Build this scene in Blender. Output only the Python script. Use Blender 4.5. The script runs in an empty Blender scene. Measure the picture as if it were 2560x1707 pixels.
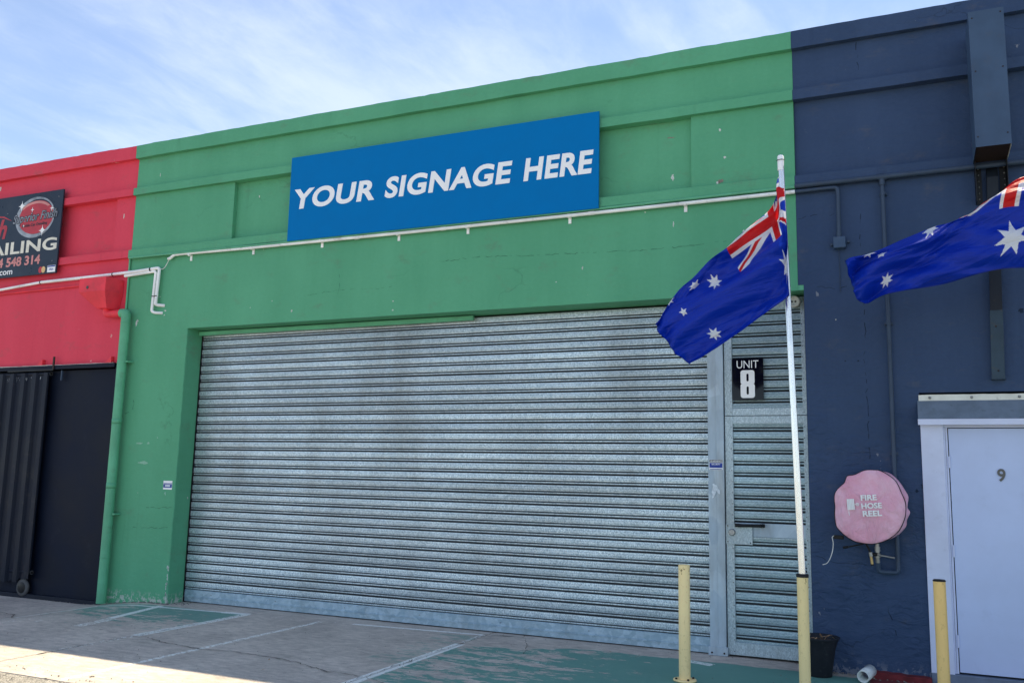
import bpy, bmesh, math, random
import numpy as np
from mathutils import Vector, Matrix, noise as mnoise
random.seed(7)
SC = bpy.context.scene
COL = SC.collection
R = math.radians

# ------------------------------------------------------------------ camera
cam_d = bpy.data.cameras.new('camera'); cam = bpy.data.objects.new('camera', cam_d); COL.objects.link(cam)
cam_d.sensor_width = 36.0; cam_d.lens = 2250 / 2560 * 36; cam_d.clip_start = 0.05; cam_d.clip_end = 3000
right = Vector((0.91275815, 0.40792613, 0.0216526)); down = Vector((-0.04129891, 0.14488257, -0.98858659)); fwd = Vector((-0.40640739, 0.90144623, 0.14908965))
m = Matrix((right, -down, -fwd)).transposed().to_4x4(); m.translation = Vector((0, -8.64, 1.62))
cam.matrix_world = m
SC.camera = cam

# ------------------------------------------------------------------ sky, sun, exposure
SUN = Vector((0.30, 1.0, 2.253)).normalized()
elev = math.asin(SUN.z); rot = math.atan2(SUN.x, SUN.y)
W = bpy.data.worlds.new('World'); SC.world = W; W.use_nodes = True
wt = W.node_tree; wt.nodes.clear()
def wn(t, **k):
    n = wt.nodes.new(t)
    for a, b in k.items(): setattr(n, a, b)
    return n
sky = wn('ShaderNodeTexSky', sky_type='NISHITA', sun_disc=False, sun_elevation=elev, sun_rotation=rot, altitude=50, air_density=0.7, dust_density=0.0, ozone_density=0.8)
SKY_STRENGTH = 0.081
bg = wn('ShaderNodeBackground'); bg.inputs['Strength'].default_value = SKY_STRENGTH
out = wn('ShaderNodeOutputWorld')
tc = wn('ShaderNodeTexCoord')
sep = wn('ShaderNodeSeparateXYZ'); wt.links.new(tc.outputs['Generated'], sep.inputs[0])
def wm(op, a, b=None, c=None, clamp=False):
    n = wn('ShaderNodeMath', operation=op, use_clamp=clamp)
    for i, v in enumerate((a, b, c)):
        if v is None: continue
        if isinstance(v, (int, float)): n.inputs[i].default_value = v
        else: wt.links.new(v, n.inputs[i])
    return n.outputs[0]
zz = wm('ADD', wm('MAXIMUM', sep.outputs[2], 0.0), 0.12)
cx = wm('DIVIDE', sep.outputs[0], zz); cy = wm('DIVIDE', sep.outputs[1], zz)
# streaks of thin high cloud, drawn out along one direction
ca, sa = math.cos(R(87)), math.sin(R(87))
u = wm('ADD', wm('MULTIPLY', cx, ca), wm('MULTIPLY', cy, sa)); v = wm('SUBTRACT', wm('MULTIPLY', cy, ca), wm('MULTIPLY', cx, sa))
def wnoise(su, sv, scale, detail, rough=0.6, dist=0.0, off=0.0):
    c = wn('ShaderNodeCombineXYZ'); wt.links.new(wm('MULTIPLY', u, su), c.inputs[0]); wt.links.new(wm('MULTIPLY', v, sv), c.inputs[1]); c.inputs[2].default_value = off
    n = wn('ShaderNodeTexNoise'); wt.links.new(c.outputs[0], n.inputs['Vector'])
    n.inputs['Scale'].default_value = scale; n.inputs['Detail'].default_value = detail; n.inputs['Roughness'].default_value = rough; n.inputs['Distortion'].default_value = dist
    return n.outputs['Fac']
big = wnoise(0.8, 1.0, 1.3, 3, off=5.3)
fine = wnoise(0.7, 1.9, 3.0, 8, 0.55, 0.6, off=1.0)
wisp = wnoise(0.9, 1.6, 9.0, 8, 0.7, 0.4, off=7.0)
dens = wm('ADD', wm('MULTIPLY', big, 1.15), wm('ADD', wm('MULTIPLY', fine, 0.62), wm('MULTIPLY', wisp, 0.28)))
mask = wn('ShaderNodeMapRange'); mask.interpolation_type = 'SMOOTHSTEP'
wt.links.new(dens, mask.inputs[0]); mask.inputs[1].default_value = 0.92; mask.inputs[2].default_value = 1.40; mask.inputs[3].default_value = 0.14; mask.inputs[4].default_value = 0.50
mx = wn('ShaderNodeMix', data_type='RGBA'); wt.links.new(mask.outputs[0], mx.inputs[0])
wt.links.new(sky.outputs[0], mx.inputs[6]); mx.inputs[7].default_value = (4.7, 5.0, 5.4, 1)
wt.links.new(mx.outputs[2], bg.inputs[0]); wt.links.new(bg.outputs[0], out.inputs[0])

sd = bpy.data.lights.new('sun', 'SUN'); sun = bpy.data.objects.new('sun', sd); COL.objects.link(sun)
sd.energy = 2.75; sd.angle = R(0.53); sd.color = (1.0, 0.87, 0.64)
sun.rotation_euler = SUN.to_track_quat('Z', 'Y').to_euler()
SC.view_settings.view_transform = 'Standard'; SC.view_settings.look = 'None'; SC.view_settings.gamma = 1; SC.view_settings.use_curve_mapping = False
SC.view_settings.exposure = 1.62

# ------------------------------------------------------------------ materials
def lin(h):
    h = h.lstrip('#'); r = []
    for i in (0, 2, 4):
        c = int(h[i:i+2], 16) / 255
        r.append(c / 12.92 if c <= 0.04045 else ((c + 0.055) / 1.055) ** 2.4)
    return (*r, 1)
class Mat:
    def __init__(s, name):
        s.m = bpy.data.materials.new(name); s.m.use_nodes = True; s.t = s.m.node_tree
        s.b = s.t.nodes['Principled BSDF']; s.geo = s.t.nodes.new('ShaderNodeNewGeometry')
        s.pos = s.geo.outputs['Position']; s.h = None
        sp = s.t.nodes.new('ShaderNodeSeparateXYZ'); s.t.links.new(s.pos, sp.inputs[0]); s.x, s.y, s.z = sp.outputs
    def put(s, sock, v):
        if hasattr(v, 'is_output') or isinstance(v, bpy.types.NodeSocket): s.t.links.new(v, sock)
        else: sock.default_value = v
    def ma(s, op, a, b=None, c=None, clamp=False):
        n = s.t.nodes.new('ShaderNodeMath'); n.operation = op; n.use_clamp = clamp
        for i, v in enumerate((a, b, c)):
            if v is not None: s.put(n.inputs[i], v)
        return n.outputs[0]
    def vec(s, sx=1, sy=1, sz=1, off=(0, 0, 0)):
        n = s.t.nodes.new('ShaderNodeMapping'); s.t.links.new(s.pos, n.inputs[0]); n.inputs['Scale'].default_value = (sx, sy, sz); n.inputs['Location'].default_value = off
        return n.outputs[0]
    def noise(s, scale, detail=3, rough=0.55, vec=None, dist=0.0):
        n = s.t.nodes.new('ShaderNodeTexNoise'); s.t.links.new(vec or s.pos, n.inputs['Vector'])
        n.inputs['Scale'].default_value = scale; n.inputs['Detail'].default_value = detail; n.inputs['Roughness'].default_value = rough; n.inputs['Distortion'].default_value = dist
        return n.outputs['Fac']
    def voro(s, scale, feature='F1', vec=None, outp='Color', rnd=1.0):
        n = s.t.nodes.new('ShaderNodeTexVoronoi'); n.feature = feature; s.t.links.new(vec or s.pos, n.inputs['Vector']); n.inputs['Scale'].default_value = scale
        n.inputs['Randomness'].default_value = rnd
        return n.outputs[outp]
    def ss(s, v, a, b, lo=0.0, hi=1.0):
        n = s.t.nodes.new('ShaderNodeMapRange'); n.interpolation_type = 'SMOOTHSTEP'; s.put(n.inputs[0], v)
        n.inputs[1].default_value = a; n.inputs[2].default_value = b; n.inputs[3].default_value = lo; n.inputs[4].default_value = hi
        return n.outputs[0]
    def mix(s, f, a, b, mode='MIX'):
        n = s.t.nodes.new('ShaderNodeMix'); n.data_type = 'RGBA'; n.blend_type = mode
        s.put(n.inputs[0], f); s.put(n.inputs[6], a); s.put(n.inputs[7], b); return n.outputs[2]
    def scale(s, col, f):            # colour times value
        n = s.t.nodes.new('ShaderNodeVectorMath'); n.operation = 'SCALE'; s.put(n.inputs[0], col if not isinstance(col, tuple) else col[:3]); s.put(n.inputs['Scale'], f); return n.outputs[0]
    def bump(s, height, strength=0.5, dist=0.005):
        n = s.t.nodes.new('ShaderNodeBump'); n.inputs['Strength'].default_value = strength; n.inputs['Distance'].default_value = dist
        s.put(n.inputs['Height'], height)
        if s.h is not None: s.t.links.new(s.h, n.inputs['Normal'])
        s.h = n.outputs[0]; s.t.links.new(s.h, s.b.inputs['Normal']); return s
    def col(s, c): s.put(s.b.inputs['Base Color'], c); return s
    def rough(s, r): s.put(s.b.inputs['Roughness'], r); return s
    def metal(s, r): s.put(s.b.inputs['Metallic'], r); return s
    def spec(s, r): s.put(s.b.inputs['Specular IOR Level'], r); return s

def paint_wall(name, base, light, rough=0.62, chipc=(0.55, 0.55, 0.5, 1), crack=0.5, coarse=0.5, trowel=0.0):
    M = Mat(name)
    n1 = M.noise(0.7, 5, 0.6); n2 = M.noise(1.0, 4, 0.6, M.vec(2.5, 2.5, 0.35)); n3 = M.noise(26, 3, 0.6)
    f = M.ma('ADD', M.ma('MULTIPLY', n1, 0.30), M.ma('ADD', M.ma('MULTIPLY', n2, 0.22), M.ma('MULTIPLY', n3, 0.10)))
    c = M.mix(M.ss(f, 0.22, 0.42), base, light)
    # dusty stains and rub marks
    c = M.mix(M.ma('MULTIPLY', M.ss(M.noise(2.3, 6, 0.7, M.vec(1, 1, 1.6, (3, 0, 5))), 0.55, 0.75), 0.30), c, (0.16, 0.14, 0.11, 1))
    drip = M.ma('MULTIPLY', M.ss(M.noise(1.0, 5, 0.7, M.vec(9, 9, 0.45, (1, 2, 3))), 0.56, 0.74), M.ss(M.noise(0.8, 2), 0.45, 0.6))
    c = M.mix(M.ma('MULTIPLY', drip, 0.22), c, M.scale(base, 0.45))
    # chips through the paint
    ch = M.ss(M.noise(5.5, 7, 0.62, M.vec(1.3, 1, 0.8, (9, 1, 2))), 0.715, 0.73)
    base_ch = M.ma('MULTIPLY', M.ss(M.noise(16, 5, 0.7), 0.50, 0.56), M.ss(M.z, 0.02, 0.16, 1, 0))
    ch = M.ma('MAXIMUM', ch, M.ma('MULTIPLY', base_ch, 0.8))
    c = M.mix(ch, c, chipc)
    # hairline cracks, only in some places
    wob = M.t.nodes.new('ShaderNodeMix'); wob.data_type = 'VECTOR'
    nn = M.t.nodes.new('ShaderNodeTexNoise'); M.t.links.new(M.pos, nn.inputs[0]); nn.inputs['Scale'].default_value = 3.5; nn.inputs['Detail'].default_value = 5
    wob.inputs[0].default_value = 0.25; M.t.links.new(M.vec(0.35, 1, 1.7), wob.inputs[4]); M.t.links.new(nn.outputs['Color'], wob.inputs[5])
    dd = M.voro(1.15, 'DISTANCE_TO_EDGE', wob.outputs[1], 'Distance')
    line = M.ma('MULTIPLY', M.ss(dd, 0.0, 0.006, 1, 0), M.ss(M.noise(0.9, 3, 0.5, M.vec(1, 1, 1, (4, 4, 4))), 0.56, 0.66))
    c = M.mix(M.ma('MULTIPLY', line, crack), c, M.scale(base, 0.35))
    M.col(c); M.spec(0.16); M.rough(M.ss(n1, 0.3, 0.7, rough - 0.06, rough + 0.08))
    M.bump(M.noise(7, 6, 0.62, M.vec(1, 1, 1.4)), coarse, 0.012)
    M.bump(M.noise(90, 3, 0.6), 0.30, 0.0025)
    if trowel: M.bump(M.ma('MULTIPLY', M.noise(6.5, 5, 0.55, M.vec(1, 1, 1.9), 1.6), M.ma('MULTIPLY', M.ss(M.z, 1.6, 2.8, 1, 0.25), M.ss(M.noise(1.7, 3, 0.6), 0.38, 0.62, 0.15, 1.2))), trowel, 0.03)
    M.bump(M.ma('ADD', M.ma('MULTIPLY', line, -1.0), M.ma('MULTIPLY', ch, -0.5)), 0.5, 0.003)
    return M.m
GREEN = (0.085, 0.335, 0.175, 1)
m_green = paint_wall('green_wall_paint', (0.098, 0.355, 0.195, 1), (0.124, 0.415, 0.235, 1), 0.6, crack=0.22, coarse=0.55)
m_red = paint_wall('red_wall_paint', (0.70, 0.056, 0.094, 1), (0.78, 0.074, 0.116, 1), 0.6, chipc=(0.7, 0.45, 0.4, 1), crack=0.2, coarse=0.4)
m_navy = paint_wall('navy_wall_paint', (0.034, 0.062, 0.128, 1), (0.048, 0.083, 0.165, 1), 0.5, chipc=(0.2, 0.22, 0.27, 1), crack=0.4, coarse=0.8, trowel=0.9)

def plain(name, c, rough=0.5, metal=0.0, var=0.12, vs=6, bump=0.0, bs=40, spec=0.25, dirt=0.0, dirtc=(0.1, 0.08, 0.06, 1)):
    M = Mat(name); n = M.noise(vs, 5, 0.6)
    cc = M.mix(M.ss(n, 0.3, 0.7), M.scale(c, 1 - var), M.scale(c, 1 + var))
    if dirt: cc = M.mix(M.ma('MULTIPLY', M.ss(M.noise(vs * 2.3, 7, 0.7), 0.56, 0.68), dirt), cc, dirtc)
    M.col(cc); M.rough(M.ss(n, 0.2, 0.8, max(rough - 0.08, 0.03), rough + 0.08)); M.metal(metal); M.spec(spec)
    if bump: M.bump(M.noise(bs, 4, 0.6), bump, 0.003)
    return M.m

def galv(name, lo, hi, sx=14, sz=60, metal=0.55, rough=0.42, contrast=1.0, dirt=0.25, rows=False):
    M = Mat(name)
    v = M.voro(1.0, 'F1', M.vec(sx * 4, sx * 4, sz * 1.6), 'Color')
    sp = M.t.nodes.new('ShaderNodeSeparateColor'); M.t.links.new(v, sp.inputs[0])
    n = M.noise(1.0, 4, 0.7, M.vec(sx * 5, sx * 4, sz * 2))
    f = M.ma('ADD', M.ma('MULTIPLY', sp.outputs[0], 0.55 * contrast), M.ma('MULTIPLY', n, 0.6), clamp=False)
    c = M.mix(M.ss(f, 0.25, 0.85), lo, hi)
    st = M.noise(1.4, 5, 0.65, M.vec(1.0, 1, 0.25))
    c = M.mix(M.ma('MULTIPLY', M.ss(st, 0.52, 0.72), dirt), c, (0.19, 0.19, 0.175, 1))
    if rows:                                   # each rolled slat weathers a little differently
        k = M.ma('FLOOR', M.ma('DIVIDE', M.ma('SUBTRACT', M.z, 0.155), 0.108)); wn2 = M.t.nodes.new('ShaderNodeTexWhiteNoise'); wn2.noise_dimensions = '1D'; M.t.links.new(k, wn2.inputs['W'])
        c = M.scale(c, M.ss(wn2.outputs['Value'], 0, 1, 0.86, 1.06))
        patch = M.noise(1.0, 5, 0.65, M.vec(0.9, 1, 1.1, (3, 3, 3))); c = M.scale(c, M.ss(patch, 0.3, 0.7, 0.84, 1.06))
        M.bump(M.noise(1.0, 2, 0.5, M.vec(1.6, 1, 3.0)), 0.35, 0.03)
    M.col(c); M.metal(metal); M.rough(M.ss(sp.outputs[1], 0, 1, rough - 0.10, rough + 0.12))
    M.bump(M.noise(1.0, 3, 0.6, M.vec(sx * 3, 10, sz)), 0.22, 0.0015)
    return M.m
m_slat = galv('galvanised_slats', (0.32, 0.42, 0.47, 1), (0.72, 0.82, 0.86, 1), 46, 56, 0.45, 0.40, 1.0, 0.28, True)
m_doorslat = galv('galvanised_door_slats', (0.30, 0.43, 0.48, 1), (0.60, 0.74, 0.80, 1), 20, 90, 0.4, 0.42, 0.55, 0.3, True)
m_groove = plain('painted_shade_grimy_groove', (0.045, 0.050, 0.055, 1), 0.7, vs=3, dirt=0.3)  # shade inside the grooves put into the colour, with some real grime
m_frame = galv('galvanised_frame', (0.34, 0.43, 0.47, 1), (0.60, 0.70, 0.74, 1), 40, 44, 0.35, 0.45, 0.7, 0.4)
m_rail = galv('galvanised_bottom_rail', (0.30, 0.42, 0.50, 1), (0.50, 0.63, 0.72, 1), 5, 14, 0.4, 0.45, 0.6, 0.5)
m_post = galv('galvanised_post', (0.42, 0.52, 0.60, 1), (0.54, 0.64, 0.72, 1), 2, 3, 0.35, 0.5, 0.6, 0.6)
m_dark = plain('dark_interior', (0.012, 0.012, 0.014, 1), 0.9)
m_black = plain('black_plastic', (0.012, 0.012, 0.013, 1), 0.4)
m_white_pipe = plain('white_conduit_plastic', (0.92, 0.92, 0.90, 1), 0.4, dirt=0.25, vs=3)
m_green_pipe = plain('green_painted_pipe', (0.128, 0.43, 0.245, 1), 0.5, dirt=0.2, vs=3, bump=0.15)
m_red_pipe = plain('red_painted_metal', (0.82, 0.050, 0.075, 1), 0.5, dirt=0.12, vs=4, bump=0.2)
m_navy_pipe = plain('navy_painted_metal', (0.045, 0.070, 0.115, 1), 0.42, dirt=0.2, vs=5, bump=0.15)
m_navy_sheet = plain('navy_painted_sheet', (0.050, 0.088, 0.155, 1), 0.42, dirt=0.12, vs=3, bump=0.08, bs=9)
m_rib = plain('near_black_corrugated_paint', (0.006, 0.010, 0.022, 1), 0.5, spec=0.22, dirt=0.2, vs=3, dirtc=(0.06, 0.055, 0.05, 1), bump=0.1)
m_ink = plain('blue_black_wall_paint', (0.004, 0.008, 0.021, 1), 0.6, spec=0.2, var=0.2, vs=2, dirt=0.25, dirtc=(0.020, 0.025, 0.04, 1), bump=0.3)
m_edge_white = plain('worn_white_edge', (0.65, 0.66, 0.62, 1), 0.6, dirt=0.5)
m_brown = plain('rusty_brown_steel', (0.035, 0.020, 0.016, 1), 0.6, dirt=0.5, vs=8, dirtc=(0.10, 0.05, 0.03, 1))
m_steel = plain('worn_steel', (0.32, 0.32, 0.31, 1), 0.4, 0.8, vs=20)
m_numeral = plain('dark_satin_metal', (0.10, 0.10, 0.10, 1), 0.35, 0.7)
m_brass = plain('dull_brass', (0.45, 0.33, 0.15, 1), 0.4, 0.7, vs=30)
m_signblue = plain('bright_blue_sign_face', (0.001, 0.175, 0.47, 1), 0.6, var=0.02, spec=0.06)
m_signwhite = plain('white_vinyl', (0.95, 0.95, 0.94, 1), 0.5, var=0.02)
m_signblack = plain('black_sign_face', (0.018, 0.028, 0.045, 1), 0.3, var=0.2, vs=2, dirt=0.1, dirtc=(0.1, 0.1, 0.1, 1))
m_gloss = plain('gloss_black_acrylic', (0.004, 0.004, 0.006, 1), 0.06, var=0.02)
m_vinylred = plain('red_vinyl', (0.50, 0.045, 0.060, 1), 0.4)
m_vinyldark = plain('charcoal_vinyl', (0.05, 0.04, 0.05, 1), 0.4)
m_silver = plain('silver_vinyl', (0.30, 0.32, 0.34, 1), 0.35, 0.2, var=0.4, vs=8)
m_pinkv = plain('pale_red_vinyl', (0.68, 0.27, 0.25, 1), 0.45)
m_cream = plain('cream_vinyl', (0.78, 0.74, 0.62, 1), 0.45, dirt=0.12)
m_orange = plain('yellow_vinyl', (0.75, 0.50, 0.22, 1), 0.45)
m_bluev = plain('blue_vinyl', (0.02, 0.05, 0.30, 1), 0.4)
m_hood = plain('grey_hood_sheet', (0.14, 0.18, 0.23, 1), 0.55, var=0.15, vs=7, dirt=0.35, dirtc=(0.08, 0.09, 0.1, 1), bump=0.2)
m_hoodridge = plain('cream_flashing_and_sunlit_side', (0.74, 0.74, 0.66, 1), 0.5, dirt=0.3, vs=5)
m_jamb = plain('pale_lavender_jamb_paint', (0.66, 0.70, 0.88, 1), 0.45, var=0.05, dirt=0.12, vs=4, bump=0.15, dirtc=(0.3, 0.32, 0.4, 1))
m_leafdoor = plain('pale_lavender_door_paint', (0.56, 0.64, 0.88, 1), 0.42, var=0.04, vs=2, dirt=0.10, bump=0.12, bs=60, dirtc=(0.28, 0.32, 0.45, 1))
m_step = plain('grey_blue_step_paint', (0.16, 0.20, 0.27, 1), 0.7, dirt=0.4, vs=8, bump=0.5)
m_redfloor = plain('dark_red_floor_paint', (0.17, 0.025, 0.030, 1), 0.75, var=0.3, vs=9, dirt=0.35, bump=0.9, bs=30, dirtc=(0.12, 0.07, 0.06, 1))
m_pvc = plain('white_pvc', (0.74, 0.77, 0.74, 1), 0.3, dirt=0.25, vs=9, dirtc=(0.35, 0.33, 0.25, 1))
m_pot = plain('black_plant_pot', (0.016, 0.018, 0.024, 1), 0.55, dirt=0.3, vs=12, dirtc=(0.08, 0.09, 0.09, 1))
m_soil = plain('dry_soil', (0.07, 0.045, 0.03, 1), 0.95, vs=30, bump=1.0, bs=60)
m_leaf = plain('dead_leaf', (0.36, 0.22, 0.13, 1), 0.8, var=0.3, vs=40)
m_alu = plain('aluminium_pole', (0.88, 0.86, 0.82, 1), 0.22, 0.85, var=0.08, vs=3)
m_rope = plain('white_cord', (0.75, 0.74, 0.70, 1), 0.8)
m_rubber = plain('worn_rubber', (0.10, 0.10, 0.10, 1), 0.8, dirt=0.4)
m_socket = plain('cream_plastic', (0.55, 0.54, 0.47, 1), 0.45, dirt=0.2)
m_torn = plain('torn_white_sticker', (0.66, 0.72, 0.76, 1), 0.6, var=0.15, vs=40)
m_rubble = plain('mortar_rubble', (0.22, 0.20, 0.18, 1), 0.9, var=0.4, vs=20, bump=0.8)
def yellow(name, c, scr):
    M = Mat(name); n = M.noise(5, 4, 0.6, M.vec(1, 1, 0.4))
    cc = M.mix(M.ss(n, 0.3, 0.7), M.scale(c, 0.93), M.scale(c, 1.05))
    top = M.ss(M.z, 0.78, 0.90)
    d = M.ss(M.noise(38, 6, 0.7, M.vec(1, 1, 0.6)), 0.57, 0.64)
    d2 = M.ma('MULTIPLY', d, M.ma('ADD', M.ma('MULTIPLY', top, scr), 0.16))
    cc = M.mix(d2, cc, (0.16, 0.09, 0.03, 1))
    cc = M.mix(M.ma('MULTIPLY', M.ss(M.noise(16, 5, 0.7, M.vec(2, 2, 0.3)), 0.58, 0.72), 0.35), cc, M.scale(c, 0.62))
    M.col(cc); M.rough(0.5); M.spec(0.15); M.bump(M.noise(50, 3, 0.6), 0.12, 0.002); return M.m
m_yel = yellow('pale_yellow_bollard_paint', (1.0, 0.76, 0.37, 1), 0.9)
m_yel2 = yellow('golden_yellow_bollard_paint', (0.98, 0.63, 0.24, 1), 0.1)
def cover():
    M = Mat('faded_pink_cover'); n = M.noise(4, 6, 0.65)
    c = M.mix(M.ss(n, 0.35, 0.65), (0.84, 0.40, 0.52, 1), (0.90, 0.54, 0.66, 1))
    red = M.ss(M.noise(5.5, 4, 0.6, M.vec(1, 1, 1, (2, 5, 1))), 0.56, 0.70)
    side = M.ss(M.y, -0.27, -0.20)
    c = M.mix(M.ma('MULTIPLY', M.ma('ADD', M.ma('MULTIPLY', side, 0.55), 0.10), red), c, (0.60, 0.07, 0.09, 1))
    M.col(c); M.rough(0.8); M.spec(0.15); M.bump(M.noise(5, 6, 0.62, M.vec(1.6, 1, 0.8), 0.8), 0.9, 0.06); M.bump(M.noise(14, 4, 0.6), 0.5, 0.012); M.bump(M.noise(120, 2, 0.5), 0.2, 0.001); return M.m
m_cover = cover()

# ---- ground materials
def pavement_mat():
    M = Mat('worn_painted_concrete')
    x, y = M.x, M.y
    base = M.noise(1.3, 7, 0.65); streak = M.noise(1.0, 9, 0.78, M.vec(7.0, 16, 1)); agg = M.noise(110, 4, 0.7)
    f = M.ma('ADD', M.ma('MULTIPLY', base, 0.3), M.ma('ADD', M.ma('MULTIPLY', streak, 0.5), M.ma('MULTIPLY', agg, 0.25)))
    c = M.mix(M.ss(f, 0.36, 0.70), (0.30, 0.265, 0.235, 1), (0.73, 0.635, 0.545, 1))
    c = M.mix(M.ma('MULTIPLY', M.ss(M.noise(3.1, 7, 0.7), 0.60, 0.70), 0.35), c, (0.19, 0.17, 0.165, 1))
    c = M.mix(M.ma('MULTIPLY', M.ss(M.noise(60, 3, 0.6), 0.66, 0.72), 0.6), c, (0.10, 0.09, 0.085, 1))
    c = M.mix(M.ma('MULTIPLY', M.ss(M.noise(1.0, 4, 0.6, M.vec(2.6, 3.4, 1, (8, 3, 0))), 0.64, 0.74), 0.45), c, (0.10, 0.09, 0.085, 1))
    wob = M.ma('MULTIPLY', M.ma('SUBTRACT', M.noise(2.2, 5, 0.6), 0.5), 0.5)
    wobf = M.ma('MULTIPLY', M.ma('SUBTRACT', M.noise(11, 5, 0.7), 0.5), 0.06)
    xs = M.ma('ADD', x, wobf); ys = M.ma('ADD', y, wobf)
    wear = M.noise(1.0, 9, 0.72, M.vec(2.2, 6.5, 1, (1.7, 0.3, 0)))
    wear2 = M.noise(1.0, 8, 0.74, M.vec(7, 16, 1, (5.7, 0.3, 0)))
    wv = M.ma('ADD', M.ma('MULTIPLY', wear, 0.62), M.ma('MULTIPLY', wear2, 0.38))
    teal = M.mix(base, (0.075, 0.245, 0.200, 1), (0.095, 0.31, 0.255, 1))
    def band(v, a, b, s=0.03): return M.ma('MULTIPLY', M.ss(v, a, a + s), M.ss(v, b, b + s, 1, 0))
    # right-hand painted area: wear grows towards its left side
    edge = M.ma('ADD', M.ss(x, -4.2, -2.9, -0.60, -0.10), M.ma('MULTIPLY', wob, 0.5))
    ar = M.ma('MULTIPLY', M.ss(x, -4.12, -4.10), M.ss(M.ma('SUBTRACT', y, edge), -0.02, 0.01, 1, 0))
    thr = M.ss(x, -3.4, -1.7, 0.0, 0.12)
    ar = M.ma('MULTIPLY', ar, M.ss(M.ma('SUBTRACT', wv, thr), 0.490, 0.510, 1, 0))
    # left-hand painted bay in front of the green pillar
    al = M.ma('MULTIPLY', band(xs, -9.30, -7.14), band(ys, -1.75, -0.13))
    thl = M.ma('ADD', M.ss(y, -1.7, -0.35, -0.10, 0.055), M.ss(x, -9.4, -8.2, -0.02, 0.02))
    al = M.ma('MULTIPLY', al, M.ss(M.ma('SUBTRACT', wv, thl), 0.465, 0.505, 0.9, 0))
    # faded strip right beside the pillar bay and along the joint
    ac = M.ma('MULTIPLY', band(xs, -4.60, -4.17), band(ys, -1.6, 0.02)); ac = M.ma('MULTIPLY', ac, M.ss(wv, 0.46, 0.50, 0.55, 0))
    t = M.ma('MAXIMUM', M.ma('MAXIMUM', ar, al), ac)
    c = M.mix(M.ma('MULTIPLY', t, 0.93), c, teal)
    # thin faded teal shadow lines beside the white ones
    # white lines
    wn_ = M.noise(1.0, 8, 0.75, M.vec(26, 26, 1))
    def seg(x0, y0, x1, y1, w, keep=0.5, soft=0.012):
        L = math.hypot(x1 - x0, y1 - y0); dx, dy = (x1 - x0) / L, (y1 - y0) / L
        al_ = M.ma('ADD', M.ma('MULTIPLY', M.ma('SUBTRACT', x, x0), dx), M.ma('MULTIPLY', M.ma('SUBTRACT', y, y0), dy))
        pe = M.ma('ABSOLUTE', M.ma('ADD', M.ma('SUBTRACT', M.ma('MULTIPLY', M.ma('SUBTRACT', x, x0), -dy), M.ma('MULTIPLY', M.ma('SUBTRACT', y0, y), dx)), M.ma('MULTIPLY', wobf, 0.5)))
        k = M.ma('MULTIPLY', M.ss(pe, w, w + soft, 1, 0), M.ma('MULTIPLY', M.ss(al_, 0, 0.01), M.ss(al_, L - 0.01, L, 1, 0)))
        return M.ma('MULTIPLY', k, M.ss(wn_, keep, keep + 0.05, 1, 0))
    segs = [seg(-7.115, -0.10, -7.115, -1.75, 0.0520, 0.525), seg(-7.115, -1.75, -7.115, -2.6, 0.0338, 0.435), seg(-7.115, -2.6, -7.115, -3.4, 0.0260, 0.365),
            seg(-9.235, -0.30, -7.30, -0.105, 0.0208, 0.625), seg(-7.45, -0.12, -7.08, -0.09, 0.0455, 0.565),
            seg(-9.235, -0.30, -9.34, -1.35, 0.0208, 0.565), seg(-9.35, -1.45, -9.38, -2.0, 0.0260, 0.405),
            seg(-8.40, -0.12, -8.16, -1.10, 0.0390, 0.565), seg(-8.12, -1.1, -8.03, -1.65, 0.0585, 0.465), seg(-8.9, -1.25, -8.95, -2.35, 0.0780, 0.405),
            seg(-6.105, -0.07, -6.115, -3.40, 0.0260, 0.495), seg(-6.10, -0.05, -5.72, -0.03, 0.0156, 0.405), seg(-5.72, -0.03, -4.19, 0.09, 0.0260, 0.545),
            seg(-4.185, 0.09, -4.172, -0.40, 0.0234, 0.465), seg(-4.165, -0.48, -4.140, -3.1, 0.0494, 0.585), seg(-3.3, -0.9, -3.0, -0.92, 0.0260, 0.405),
            seg(-2.02, -0.15, -1.75, -0.235, 0.0455, 0.525), seg(-6.9, -0.13, -6.3, -0.10, 0.0156, 0.385)]
    wl = segs[0]
    for s_ in segs[1:]: wl = M.ma('MAXIMUM', wl, s_)
    # scattered flecks of the old lines
    fl = M.ma('MULTIPLY', band(x, -9.6, -7.6, 0.3), M.ma('MULTIPLY', band(y, -2.3, -1.0, 0.2), M.ss(M.noise(1.0, 6, 0.7, M.vec(9, 2.0, 1, (2, 2, 0))), 0.66, 0.68)))
    wl = M.ma('MAXIMUM', wl, fl)
    c = M.mix(M.ma('MULTIPLY', wl, 0.80), c, (0.90, 0.91, 0.87, 1))
    # dark red floor paint in the right corner
    rd = M.ma('MULTIPLY', M.ss(xs, -0.46, -0.44), M.ss(ys, -0.42, -0.40))
    c = M.mix(rd, c, (0.17, 0.030, 0.035, 1))
    M.col(c); M.rough(M.ma('SUBTRACT', 0.86, M.ma('MULTIPLY', M.ma('MAXIMUM', t, wl), 0.22)))
    M.bump(M.noise(22, 6, 0.7), 0.45, 0.006); M.bump(agg, 0.35, 0.003); M.bump(M.ma('MAXIMUM', t, wl), 0.35, 0.0015)
    return M.m
m_pave = pavement_mat()
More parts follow.
